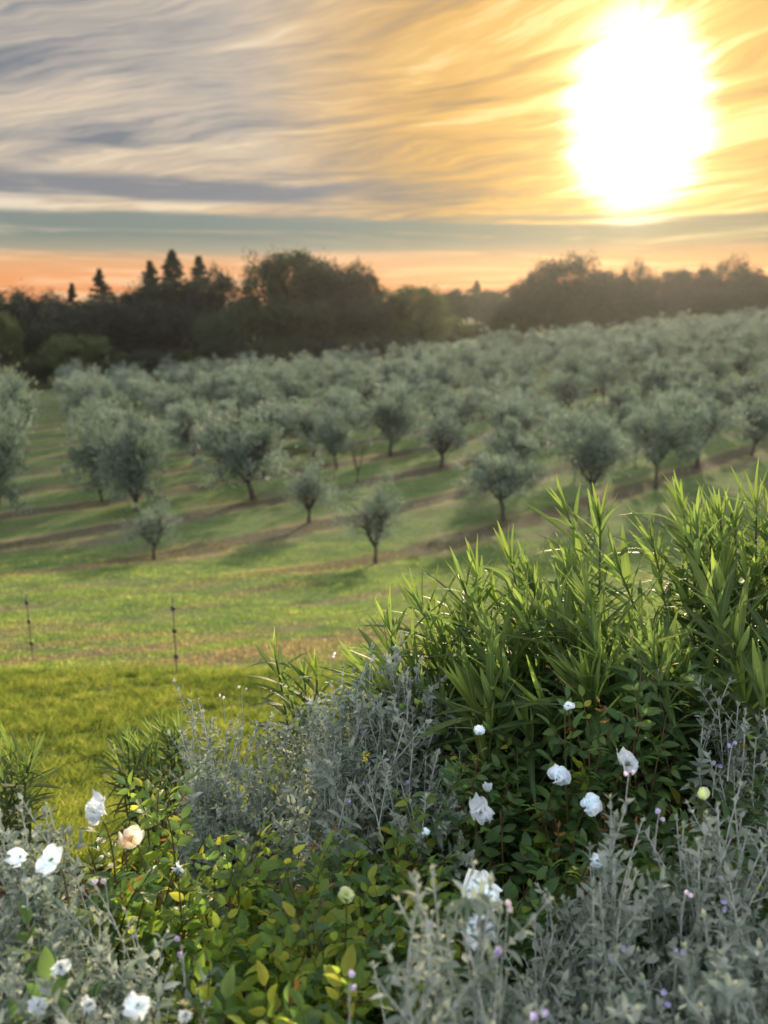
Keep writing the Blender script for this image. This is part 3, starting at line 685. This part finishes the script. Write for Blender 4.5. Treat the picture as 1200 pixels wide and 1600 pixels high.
#TREEEND
#FG
# ------------------------------------------------------------------ shrubs of the border
def tips(rs, n, x0, x1, xs, sil, bottom, yb, yf, jit=18, pw=1.0):
    """stem tips on the visible face of a shrub: the farther back, the higher"""
    px = x0+(x1-x0)*(np.arange(n)+rs.random(n))/n; f = rs.random(n)**pw; rs.shuffle(f)
    s = np.interp(px, xs, sil); y = yb-(yb-yf)*f; py = s+(bottom-s)*f*(.75+.25*rs.random(n))+rs.normal(size=n)*jit*(f > .05)+rs.random(n)*jit
    d = np.stack([(px-600)/FPX, math.cos(PITCH)+(800-py)/FPX*math.sin(PITCH), (800-py)/FPX*math.cos(PITCH)-math.sin(PITCH)], 1)
    T = np.stack([d[:, 0]/d[:, 1]*y, y, EYE+d[:, 2]/d[:, 1]*y], 1)
    return T
def stems(rs, T, cx, cy, spread=.35, k=8, sag=.06, pull=None):
    n = len(T); bx = cx+(T[:, 0]-cx)*spread+rs.normal(size=n)*.03; by = cy+(T[:, 1]-cy)*spread+rs.normal(size=n)*.03
    B = np.stack([bx, by, H(bx, by)-.02], 1); mid = B*.45+T*.55
    mid[:, :2] = B[:, :2]*(.62)+T[:, :2]*.38; mid += rs.normal(size=(n, 3))*sag*np.array([1, 1, .3])
    return bez(B, mid, T, k)
def nodes(pts, spacing, start, rs, end=1.0):
    """points, tangents, running index and height fraction at even spacing along polylines"""
    Ps, Ts, Is, Fs, Cs = [], [], [], [], []
    for ci, p in enumerate(pts):
        seg = np.linalg.norm(np.diff(p, axis=0), axis=1); s = np.concatenate([[0], np.cumsum(seg)]); L = s[-1]
        st = start[ci] if hasattr(start, '__len__') else start
        q = np.arange(st*L, L*end, spacing)+rs.random()*spacing*.5; q = q[q <= L*end]
        if len(q) == 0: continue
        P = np.stack([np.interp(q, s, p[:, a]) for a in range(3)], 1); Q = np.stack([np.interp(np.maximum(q-.01, 0), s, p[:, a]) for a in range(3)], 1)
        Ps.append(P); Ts.append(unit(P-Q+1e-6)); Is.append(np.arange(len(q))); Fs.append(q/L); Cs.append(np.full(len(q), ci))
    return np.concatenate(Ps), np.concatenate(Ts), np.concatenate(Is), np.concatenate(Fs), np.concatenate(Cs)
def around(T, phi, ang):
    """direction at angle phi from axis T, turned by ang about it, and the side facing the axis"""
    U = perp(T); B = np.cross(T, U); O = U*np.cos(ang)[:, None]+B*np.sin(ang)[:, None]
    D = T*np.cos(phi)[:, None]+O*np.sin(phi)[:, None]; N = T*np.sin(phi)[:, None]-O*np.cos(phi)[:, None]
    return D, N

def oleander(seed, n, x0, x1, xs, sil, bottom, yb, yf, label, L=.205, cx=None, start=.22, spacing=.045, W=.025, jit=42, pw=1.0, sag=.06, lean=.0):
    rs = np.random.default_rng(seed); T = tips(rs, n, x0, x1, xs, np.array(sil)+L*215, bottom, yb, yf, jit, pw)
    cxx = T[:, 0].mean() if cx is None else cx; cy = T[:, 1].mean()
    S = stems(rs, T, cxx+lean, cy, .45, 9, sag)
    o = root('oleander_bush', (cxx, cy, float(H(cxx, cy))), label, 'shrub', 'oleander bushes in the border')
    off = np.array(o.location)
    mb = MB(); tubes(mb, S-off, np.linspace(.0065, .0032, 9)[None], 6); mb.obj('stems', M['stem_green'], o)
    P, Ta, I, Fr, Ci = nodes(S, spacing, start, rs); m = len(P)
    P3 = np.repeat(P, 3, 0); T3 = np.repeat(Ta, 3, 0); F3 = np.repeat(Fr, 3)
    ang = (np.repeat(I, 3)*1.0472+np.tile(np.arange(3), m)*2.0944+np.repeat(Ci, 3)*1.7)+rs.normal(size=3*m)*.22
    keep = rs.random(3*m) < np.where(F3 > .6, .97, .62)
    P3, T3, F3, ang = P3[keep], T3[keep], F3[keep], ang[keep]; k = len(P3)
    phi = R(80)-(R(80)-R(31))*np.clip((F3-.3)/.68, 0, 1)**1.5+rs.normal(size=k)*.2
    D, N = around(T3, np.clip(phi, .2, 1.6), ang)
    D = unit(D+np.array([-.10, 0, .02])*(F3 > .5)[:, None]-np.array([0, 0, .25])*(F3 < .5)[:, None])
    N = np.cross(np.cross(D, N), D)
    ln = L*(.72+.5*rs.random(k))*np.where(F3 > .97, .62, 1.0)
    bend = rs.normal(size=k)*.14+.17+(rs.random(k) < .10)*(.3+.3*rs.random(k))
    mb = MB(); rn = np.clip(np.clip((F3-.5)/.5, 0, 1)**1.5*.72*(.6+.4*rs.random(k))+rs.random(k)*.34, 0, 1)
    leaves(mb, P3, D, N, ln, W*(.75+.5*rs.random(k))*ln/L, bend, .26, 5, LANCE, rn)
    # tight spear of new leaves at each tip
    nt = len(T); P4 = np.repeat(T, 5, 0); Tt = np.repeat(unit(unit(S[:, -1]-S[:, -2])+[-.12, 0, 0]), 5, 0)
    D, N = around(Tt, .10+.28*rs.random(nt*5), rs.random(nt*5)*6.28)
    leaves(mb, P4, D, N, L*(.55+.35*rs.random(nt*5)), W*.62, .08, .45, 4, LANCE, .55+.45*rs.random(nt*5))
    mb.V = [v-off for v in mb.V]
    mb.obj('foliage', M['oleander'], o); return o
OX = [380, 430, 480, 520, 560, 600, 640, 720, 780, 820, 860, 940, 1000, 1070, 1130, 1200, 1270]
OS = [1020, 1000, 975, 1010, 945, 915, 905, 880, 840, 800, 745, 712, 775, 745, 760, 740, 730]
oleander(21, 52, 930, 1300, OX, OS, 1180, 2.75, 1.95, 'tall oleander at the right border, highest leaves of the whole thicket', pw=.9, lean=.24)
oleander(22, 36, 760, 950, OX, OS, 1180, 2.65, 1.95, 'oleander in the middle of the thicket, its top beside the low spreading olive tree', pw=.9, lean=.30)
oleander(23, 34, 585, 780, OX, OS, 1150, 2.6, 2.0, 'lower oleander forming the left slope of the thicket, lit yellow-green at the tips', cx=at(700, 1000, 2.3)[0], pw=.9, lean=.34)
oleander(24, 4, 425, 505, OX, OS, 1090, 2.65, 2.5, 'small dark oleander rising alone above the grey germander, left of the thicket', L=.15, W=.021, cx=at(490, 1100, 2.55)[0], start=.5, jit=14)
oleander(27, 16, -330, -60, [-330, -60], [1130, 1150], 1195, 3.1, 2.6, 'low dark oleander clump outside the left border of the photo', L=.13, W=.015, start=.3, jit=14)
oleander(25, 15, 185, 285, [150, 300], [1125, 1120], 1175, 3.15, 2.85, 'low fan of dark oleander leaves in front of the lawn, above the yellow rose leaves', L=.13, W=.015, start=.3, jit=14)
oleander(26, 12, -40, 55, [-40, 60], [1150, 1155], 1195, 3.0, 2.7, 'low fan of dark oleander leaves at the left border of the photo', L=.13, W=.015, start=.3, jit=14)

def flower(mb, c, ax, r, n, phi, seed, curl=.5, ruf=.12, wid=.8, m=0, layers=2):
    """petals round an axis: curved, ruffled sheets"""
    rs = np.random.default_rng(seed); ax = unit(np.array(ax, float)[None])[0]; ks, kv = 9, 9
    s = np.linspace(0, 1, ks); v = np.linspace(-1, 1, kv)
    for l in range(layers):
        nn_ = max(3, n-l*2) if layers > 1 else n; wild = phi > .8 and layers > 1
        for q in range(nn_):
            th = q*2*np.pi/nn_+l*.6+rs.normal()*.18; ph0 = phi*(1-.38*l)+rs.normal()*(.34 if wild else .12); L = r*(1-.16*l)*((.55+.65*rs.random()) if wild else (.85+.3*rs.random())); th += rs.normal()*(.35 if wild else 0)
            U = perp(ax[None])[0]; B = np.cross(ax, U); O = U*np.cos(th)+B*np.sin(th); Sd = np.cross(ax, O)
            ph = ph0*.35+(ph0*.65+curl)*s**1.2; dl = L/(ks-1)
            rad = np.concatenate([[0], np.cumsum(np.sin(ph[1:])*dl)]); hgt = np.concatenate([[0], np.cumsum(np.cos(ph[1:])*dl)])
            wdt = wid*L*np.sin(np.pi*(.10+.74*s))**.8*.62
            nrm = O[None]*np.cos(ph)[:, None]-ax[None]*np.sin(ph)[:, None]
            pos = c+O*rad[:, None]+ax*hgt[:, None]
            V = pos[:, None]+Sd*(wdt[:, None]*v)[..., None]-nrm[:, None]*((v**2)[None]*wdt[:, None]*.38)[..., None]
            rf = (np.sin(v[None]*4.2+rs.random()*6+s[:, None]*3)*s[:, None]**2*ruf*L)+(np.sin(v[None]*11+rs.random()*6+s[:, None]*5)*s[:, None]**3*ruf*.28*L); V = V+nrm[:, None]*rf[..., None]+rs.normal(size=V.shape)*.012*L*s[:, None, None]
            i, j = np.meshgrid(np.arange(ks-1), np.arange(kv-1), indexing='ij'); a = (i*kv+j).ravel()
            A = np.zeros((ks, kv, 3)); A[..., 0] = v; A[..., 1] = s[:, None]; A[..., 2] = rs.random()
            mb.add(V.reshape(-1, 3), np.stack([a, a+1, a+kv+1, a+kv], 1), A.reshape(-1, 3), m)

def germander(seed, n, x0, x1, xs, sil, bottom, yb, yf, label, flowers=(), L=.026, cx=None, start=.36, twig=.42, jit=20, rad=.0018, spacing=.024, pw=1.0):
    rs = np.random.default_rng(seed); T = tips(rs, n, x0, x1, xs, sil, bottom, yb, yf, jit, pw)
    cxx = T[:, 0].mean() if cx is None else cx; cy = T[:, 1].mean()
    S = stems(rs, T, cxx, cy, .30, 9, .07)
    o = root('germander_bush', (cxx, cy, float(H(cxx, cy))), label, 'shrub', 'silver germander bushes in the border')
    off = np.array(o.location); sb = MB(); lb = MB()
    tubes(sb, S, np.linspace(rad*1.7, rad*.7, 9)[None], 5)
    P, Ta, I, Fr, Ci = nodes(S, spacing*1.7, start, rs, .93)
    k = rs.random(len(P)) < twig; P2, T2, I2 = P[k], Ta[k], I[k]; F2 = Fr[k]
    D, N = around(T2, R(38)+rs.normal(size=len(P2))*.15, I2*1.5708+rs.normal(size=len(P2))*.3+rs.integers(0, 2, len(P2))*np.pi)
    ln = (.05+.13*rs.random(len(P2)))*(1.25-.6*F2); E = P2+D*ln[:, None]; E[:, 2] += ln*.22
    TW = bez(P2, P2*.5+E*.5+D*0-np.array([0, 0, .006]), E, 5)
    tubes(sb, TW, np.linspace(rad*.75, rad*.45, 5)[None], 4)
    for cur, st, sp in ((S, start, spacing), (TW, .15, spacing*.72)):
        P, Ta, I, Fr, Ci = nodes(cur, sp, st, rs); m = len(P)
        P3 = np.repeat(P, 2, 0); T3 = np.repeat(Ta, 2, 0); F3 = np.repeat(Fr, 2)
        ang = np.repeat(I*1.5708+Ci*.9, 2)+np.tile([0, np.pi], m)+rs.normal(size=2*m)*.25
        kp = rs.random(2*m) < .9; P3, T3, F3, ang = P3[kp], T3[kp], F3[kp], ang[kp]; q = len(P3)
        phi = R(62)-R(30)*F3**2+rs.normal(size=q)*.18; D, N = around(T3, phi, ang)
        l_ = L*(.6+.7*rs.random(q))*(1.1-.4*F3)
        leaves(lb, P3, D, N, l_, l_*.46, .15+.2*rs.random(q), .3, 3, OVATE, rs.random(q))
    # felted bud clusters at the ends of stems and twigs
    for cur, sc_ in ((S, 1.0), (TW, .75)):
        tp = cur[:, -1]; ta = unit(cur[:, -1]-cur[:, -2]); r5 = 5
        P3 = np.repeat(tp, r5, 0); T3 = np.repeat(ta, r5, 0); q = len(P3)
        D, N = around(T3, .15+.5*rs.random(q), rs.random(q)*6.28)
        leaves(lb, P3-T3*.004, D, N, L*.5*sc_*(.6+.6*rs.random(q)), L*.22*sc_, .05, .5, 2, OVATE, rs.random(q), m=1)
    for mb_ in (sb, lb): mb_.V = [v-off for v in mb_.V]
    sb.obj('stems', M['stem_white'], o); lb.obj('foliage', [M['germander'], M['germander_tip']], o)
    for q, (px, py, y, pale) in enumerate(flowers):
        c = at(px, py, y); fb = MB()
        for e in range(2):
            ce = c+rs.normal(size=3)*.008; ax = unit((np.array([rs.normal()*.6, -1., .35+rs.normal()*.3]))[None])[0]
            flower(fb, ce, ax, .0062, 5, 1.1, seed*50+q*3+e, .3, .2, .75, 0, 1)
        tubes(fb, bez(c[None]+[[0, .004, -.09]], c[None]+[[0, .01, -.04]], c[None], 4), .0011, 4, 1)
        fb.V = [v-off for v in fb.V]
        f_ = fb.obj('flower', [M['lilac_pale'] if pale else M['lilac'], M['stem_white']], o)
        if pale: f_['label'] = 'faded pale lilac flower'
    return o
GX = [270, 300, 345, 380, 430, 480, 520, 560, 600, 640, 700, 740]
GS = [1110, 1090, 1045, 1070, 1110, 1075, 1020, 1030, 985, 1000, 1075, 1110]
germander(31, 112, 275, 500, GX, GS, 1345, 2.55, 1.95, 'airy silver germander in front of the lawn, left half of the grey mass',
          [(349, 1092, 2.4, 1), (377, 1078, 2.4, 1), (520, 1022, 2.4, 1)], pw=.7, L=.031, spacing=.022)
germander(32, 118, 480, 735, GX, GS, 1330, 2.2, 1.72, 'silver germander with lilac flowers at the foot of the lower oleander',
          [(582, 1022, 2.12, 1), (571, 1150, 1.98, 0), (573, 1222, 1.86, 0), (541, 1252, 1.82, 0), (640, 1215, 1.86, 0)], pw=.8, L=.031, spacing=.021)
LX = [-80, 0, 62, 100, 150, 200, 260, 330]; LS = [1230, 1250, 1215, 1290, 1300, 1350, 1420, 1500]
germander(33, 84, -90, 120, LX, LS, 1720, 1.5, 1.0, 'silver germander filling the lower left corner around the fallen white roses', [(163, 1372, 1.3, 1)], pw=.9, L=.030, rad=.0016, spacing=.024)
germander(39, 60, -420, -90, [-420, -250, -90], [1330, 1260, 1240], 1720, 1.75, 1.05, 'silver germander standing outside the left border of the photo', (), pw=.8, L=.030, spacing=.026)
germander(34, 70, 105, 330, LX, np.array(LS)+60, 1720, 1.4, 1.0, 'silver germander between the lower left corner and the sunlit young rose leaves', [(283, 1476, 1.2, 0)], pw=.8, L=.030, rad=.0016, spacing=.024)
germander(35, 26, 620, 800, [620, 670, 720, 760, 800, 830], [1370, 1315, 1400, 1290, 1400, 1440], 1690, 1.12, .88, 'near germander with long pale stems in front of the double white rose',
          [(793, 1424, 1.08, 1), (785, 1490, 1.0, 0), (545, 1535, 1.0, 0), (841, 1577, .9, 0)], L=.029, rad=.0022, start=.35, jit=30, twig=.36, spacing=.031)
germander(36, 74, 790, 1010, [790, 850, 900, 985, 1010], [1440, 1345, 1410, 1165, 1300], 1700, 1.5, .98, 'germander whose longest stem rises past the open white rose',
          [(965, 1490, 1.15, 0), (1030, 1270, 1.4, 0), (983, 1208, 1.42, 1)], L=.030, rad=.0018, pw=.75, spacing=.025, start=.42)
germander(37, 92, 1000, 1290, [1000, 1050, 1080, 1140, 1180, 1230, 1290], [1300, 1330, 1180, 1150, 1190, 1160, 1200], 1700, 1.55, 1.0, 'germander filling the lower right corner, scattered with lilac flowers',
          [(1072, 1392, 1.25, 1), (1060, 1495, 1.15, 0), (1038, 1555, 1.08, 0), (1145, 1160, 1.5, 0), (1130, 1420, 1.2, 0)], L=.030, rad=.0018, pw=.75, spacing=.025, start=.42)
germander(38, 30, 1090, 1290, [1090, 1150, 1200, 1290], [1130, 1075, 1100, 1060], 1230, 1.95, 1.7, 'small germander standing between the oleander and the roses at the right border', [(1120, 1195, 1.75, 0)], L=.03)

def rose(seed, n, x0, x1, xs, sil, bottom, yb, yf, label, mixm=(.8, .15, .05), cx=None, jit=16, start=.35, lf=.039, pw=.9, spacing=.034):
    rs = np.random.default_rng(seed); T = tips(rs, n, x0, x1, xs, sil, bottom, yb, yf, jit, pw)
    cxx = T[:, 0].mean() if cx is None else cx; cy = T[:, 1].mean()
    S = stems(rs, T, cxx, cy, .35, 9, .07)
    o = root('rose_bush', (cxx, cy, float(H(cxx, cy))), label, 'shrub', 'white rose bushes in the border')
    off = np.array(o.location); sb = MB(); tubes(sb, S, np.linspace(.0042, .0015, 9)[None], 6)
    P, Ta, I, Fr, Ci = nodes(S, spacing, start, rs); m = len(P)
    ang = I*2.4+Ci*.7+rs.normal(size=m)*.3; D, N = around(Ta, R(58)-R(18)*Fr+rs.normal(size=m)*.15, ang)
    up = np.array([0, 0, 1.]); N = unit(up-D*(D@up)[:, None]+rs.normal(size=(m, 3))*.22); N = unit(N-D*(N*D).sum(1, keepdims=True)); Sd = np.cross(D, N)
    pl = (.055+.035*rs.random(m)); tubes(sb, np.stack([P, P+D*pl[:, None]*.55+N*.003, P+D*pl[:, None]], 1), .0008, 4)
    sun_ = rs.random(m); kind = np.where((Fr > .93) & (rs.random(m) < mixm[2]*2.2), 2, np.where((sun_ < mixm[1]), 1, 0))
    lbs = MB()
    for sgn, fa, sp in ((0, 1.0, 0.0), (1, .72, 1.05), (-1, .72, 1.05), (1, .36, 1.2), (-1, .36, 1.2)):
        P3 = P+D*(pl*fa)[:, None]; Dd = unit(D*math.cos(sp)+Sd*math.sin(sp)*sgn+rs.normal(size=(m, 3))*.10-np.array([0, 0, .10])); l_ = lf*(.7+.5*rs.random(m))*np.where(kind == 2, .6, 1)*(1.12 if sgn == 0 else (.95 if fa > .5 else .78))*np.where(Fr > .93, .7, 1)
        keep = rs.random(m) < .93
        for mi in (0, 1, 2):
            kk_ = keep & (kind == mi)
            if kk_.any(): leaves(lbs, P3[kk_], Dd[kk_], N[kk_], l_[kk_], l_[kk_]*(.52 if mi < 2 else .4), .12+.35*rs.random(kk_.sum()), .34, 4, OVATE, rs.random(kk_.sum()), m=mi)
    for mb_ in (sb, lbs): mb_.V = [v-off for v in mb_.V]
    sb.obj('canes', M['cane'], o); lbs.obj('foliage', [M['rose'], M['rose_sun'], M['rose_red']], o)
    return o
r1 = rose(41, 24, 120, 330, [110, 180, 240, 290, 340], [1265, 1225, 1200, 1235, 1300], 1450, 1.95, 1.45, 'rose bush with yellow-green leaves, a white rose and a withered brown one', (.5, .45, .08), spacing=.042)
r2 = rose(42, 78, 270, 560, [260, 330, 400, 470, 560], [1400, 1330, 1290, 1305, 1285], 1720, 1.75, 1.0, 'sunlit rose bush with yellow-green and coppery young leaves, bottom centre', (.28, .7, .06), pw=.9)
r3 = rose(43, 34, 530, 680, [530, 580, 620, 680], [1330, 1290, 1265, 1240], 1620, 1.8, 1.15, 'rose bush of fresh leaves without flowers between two germanders', (.6, .4, .10))
r4 = rose(44, 70, 670, 960, [660, 740, 800, 880, 960], [1240, 1195, 1175, 1150, 1165], 1560, 2.0, 1.35, 'dark green rose bush carrying most of the white roses, below the oleander', (.92, .08, .06))
r5 = rose(45, 60, 930, 1280, [930, 990, 1060, 1120, 1200, 1280], [1150, 1130, 1110, 1140, 1120, 1120], 1480, 2.0, 1.4, 'dark green rose bush with the open white rose, towards the right border', (.9, .1, .08))
r6 = rose(46, 7, 850, 1060, [850, 890, 940, 1000, 1060], [1080, 1035, 1090, 975, 1050], 1150, 2.0, 1.75, 'tall rose shoots with blue-green leaves and red tips before the oleander', (.97, .03, .16), start=.55, jit=6)
r7 = rose(47, 12, -60, 130, [-60, 60, 130], [1480, 1450, 1470], 1720, 1.25, .95, 'rose branches holding white petals down in the lower left germander', (.9, .1, 0), spacing=.05)
r8 = rose(48, 10, 700, 800, [700, 750, 800], [1160, 1170, 1190], 1260, 1.95, 1.75, 'slim rose shoots topped by a round white bud, left of the other roses', (.8, .2, .05), start=.6, jit=6)

def bloom(parent, px, py, y, rpx, kind, seed, ax=(0, -.5, .85), label=None, nm='bloom'):
    rs = np.random.default_rng(seed); c = at(px, py, y); dist = np.linalg.norm(c-[0, 0, EYE]); r = .9*rpx*dist/FPX
    mb = MB(); ax = unit((np.array(ax, float)+rs.normal(size=3)*.12)[None])[0]
    prm = {'open': dict(n=8, phi=1.05, curl=.45, ruf=.22, wid=.9, layers=2), 'loose': dict(n=5, phi=.85, curl=.6, ruf=.45, wid=.85, layers=2),
           'cup': dict(n=6, phi=.42, curl=.25, ruf=.08, wid=1.15, layers=3), 'bud': dict(n=4, phi=.16, curl=-.12, ruf=.03, wid=.85, layers=2)}[kind]
    sc_ = {'open': 1.0, 'loose': 1.2, 'cup': 1.45, 'bud': 1.9}[kind]
    base = c-ax*r*(.35 if kind in ('open', 'loose') else .75)
    flower(mb, base, ax, r*sc_, prm['n'], prm['phi'], seed, prm['curl'], prm['ruf'], prm['wid'], 0, prm['layers'])
    flower(mb, base-ax*r*.05, ax, max(r*.55, .008), 5, .9, seed+7, .6, .1, .35, 1, 1)
    if kind in ('open', 'loose'):
        d = unit(ax+rs.normal(size=(14, 3))*.5); b0 = np.tile(base+ax*r*.15, (14, 1)); tubes(mb, np.stack([b0, b0+d*r*.22, b0+d*r*.4+ax*r*.05], 1), .0006, 3, 3)
    ft = base+np.array([rs.normal()*.02, .05+rs.normal()*.02, -.22])
    tubes(mb, bez(ft[None], base[None]-ax*.07, base[None], 7), np.linspace(.0020, .0013, 7)[None], 5, 2)
    mb.V = [v-np.array(parent.location) for v in mb.V]
    pm = {'withered': 'petal_brown', 'green': 'petal_green'}.get(label.split()[0] if label else '', 'petal')
    o = mb.obj(nm, [M[pm], M['rose'], M['cane'], M['stamen']], parent)
    if label: o['label'] = label
    return o
bloom(r1, 150, 1270, 1.55, 27, 'loose', 1, (-.3, -.5, .8))
bloom(r1, 203, 1310, 1.52, 20, 'loose', 2, (.1, -.9, .3), 'withered bloom with brown-edged petals')
bloom(r1, 278, 1357, 1.45, 9, 'bud', 3, nm='bud')
bloom(r7, 33, 1337, 1.31, 15, 'loose', 4, (-.3, -.8, .3))
bloom(r7, 80, 1343, 1.3, 20, 'loose', 5, (.2, -.8, .5))
bloom(r7, 95, 1512, 1.12, 14, 'loose', 6, (0, -.8, .6))
bloom(r7, 62, 1572, 1.07, 16, 'loose', 7, (0, -.7, .7))
bloom(r7, 140, 1570, 1.08, 12, 'loose', 8, (.2, -.8, .6))
bloom(r2, 217, 1570, 1.0, 21, 'loose', 9, (0, -.8, .6))
bloom(r2, 291, 1585, 1.03, 11, 'loose', 10, (0, -.9, .4))
bloom(r2, 541, 1400, 1.30, 12, 'cup', 11, (0, -.4, .9), 'green tinged half-open bloom')
bloom(r4, 750, 1267, 1.62, 24, 'loose', 12, (.1, -.8, .5))
bloom(r4, 873, 1213, 1.68, 17, 'cup', 13, (0, -.3, 1))
bloom(r5, 980, 1194, 1.70, 24, 'open', 14, (.1, -.35, .9))
bloom(r4, 923, 1258, 1.62, 17, 'cup', 15, (.4, -.5, .7))
bloom(r4, 750, 1397, 1.36, 33, 'loose', 16, (-.2, -.8, .5))
bloom(r4, 745, 1448, 1.32, 30, 'loose', 17, (.2, -.9, .2))
bloom(r4, 934, 1345, 1.42, 13, 'cup', 18, (.1, -.9, .4))
bloom(r8, 749, 1141, 1.74, 10, 'cup', 19, (0, -.2, 1))
bloom(r8, 762, 1231, 1.70, 8, 'bud', 20, nm='bud')
bloom(r5, 1099, 1242, 1.60, 9, 'bud', 21, (0, 0, 1), 'green tinged bud', nm='bud')
bloom(r6, 888, 1104, 1.76, 12, 'open', 22, (0, -.2, 1))
bloom(r4, 665, 1040+260, 1.6, 7, 'bud', 23, nm='bud')
#FGEND

# ------------------------------------------------------------------ haze
hm = bpy.data.materials.new('haze'); hm.use_nodes = True; t = NT(hm.node_tree)
v = t.n('ShaderNodeVolumePrincipled'); v.inputs['Color'].default_value = (.95, .95, .97, 1); v.inputs['Density'].default_value = .00013
v.inputs['Anisotropy'].default_value = .75
o = t.n('ShaderNodeOutputMaterial'); t.nt.links.new(v.outputs[0], o.inputs['Volume'])
mb = MB(); x0, x1, y0, y1, z0, z1 = -590, 590, -62, 625, -17, 24
mb.add([(x0, y0, z0), (x1, y0, z0), (x1, y1, z0), (x0, y1, z0), (x0, y0, z1), (x1, y0, z1), (x1, y1, z1), (x0, y1, z1)],
       [(0, 3, 2, 1), (4, 5, 6, 7), (0, 1, 5, 4), (1, 2, 6, 5), (2, 3, 7, 6), (3, 0, 4, 7)])
o = mb.obj('haze', hm, smooth=False); tag(o, 'thin golden evening haze over the whole grove', 'haze', kind='stuff')
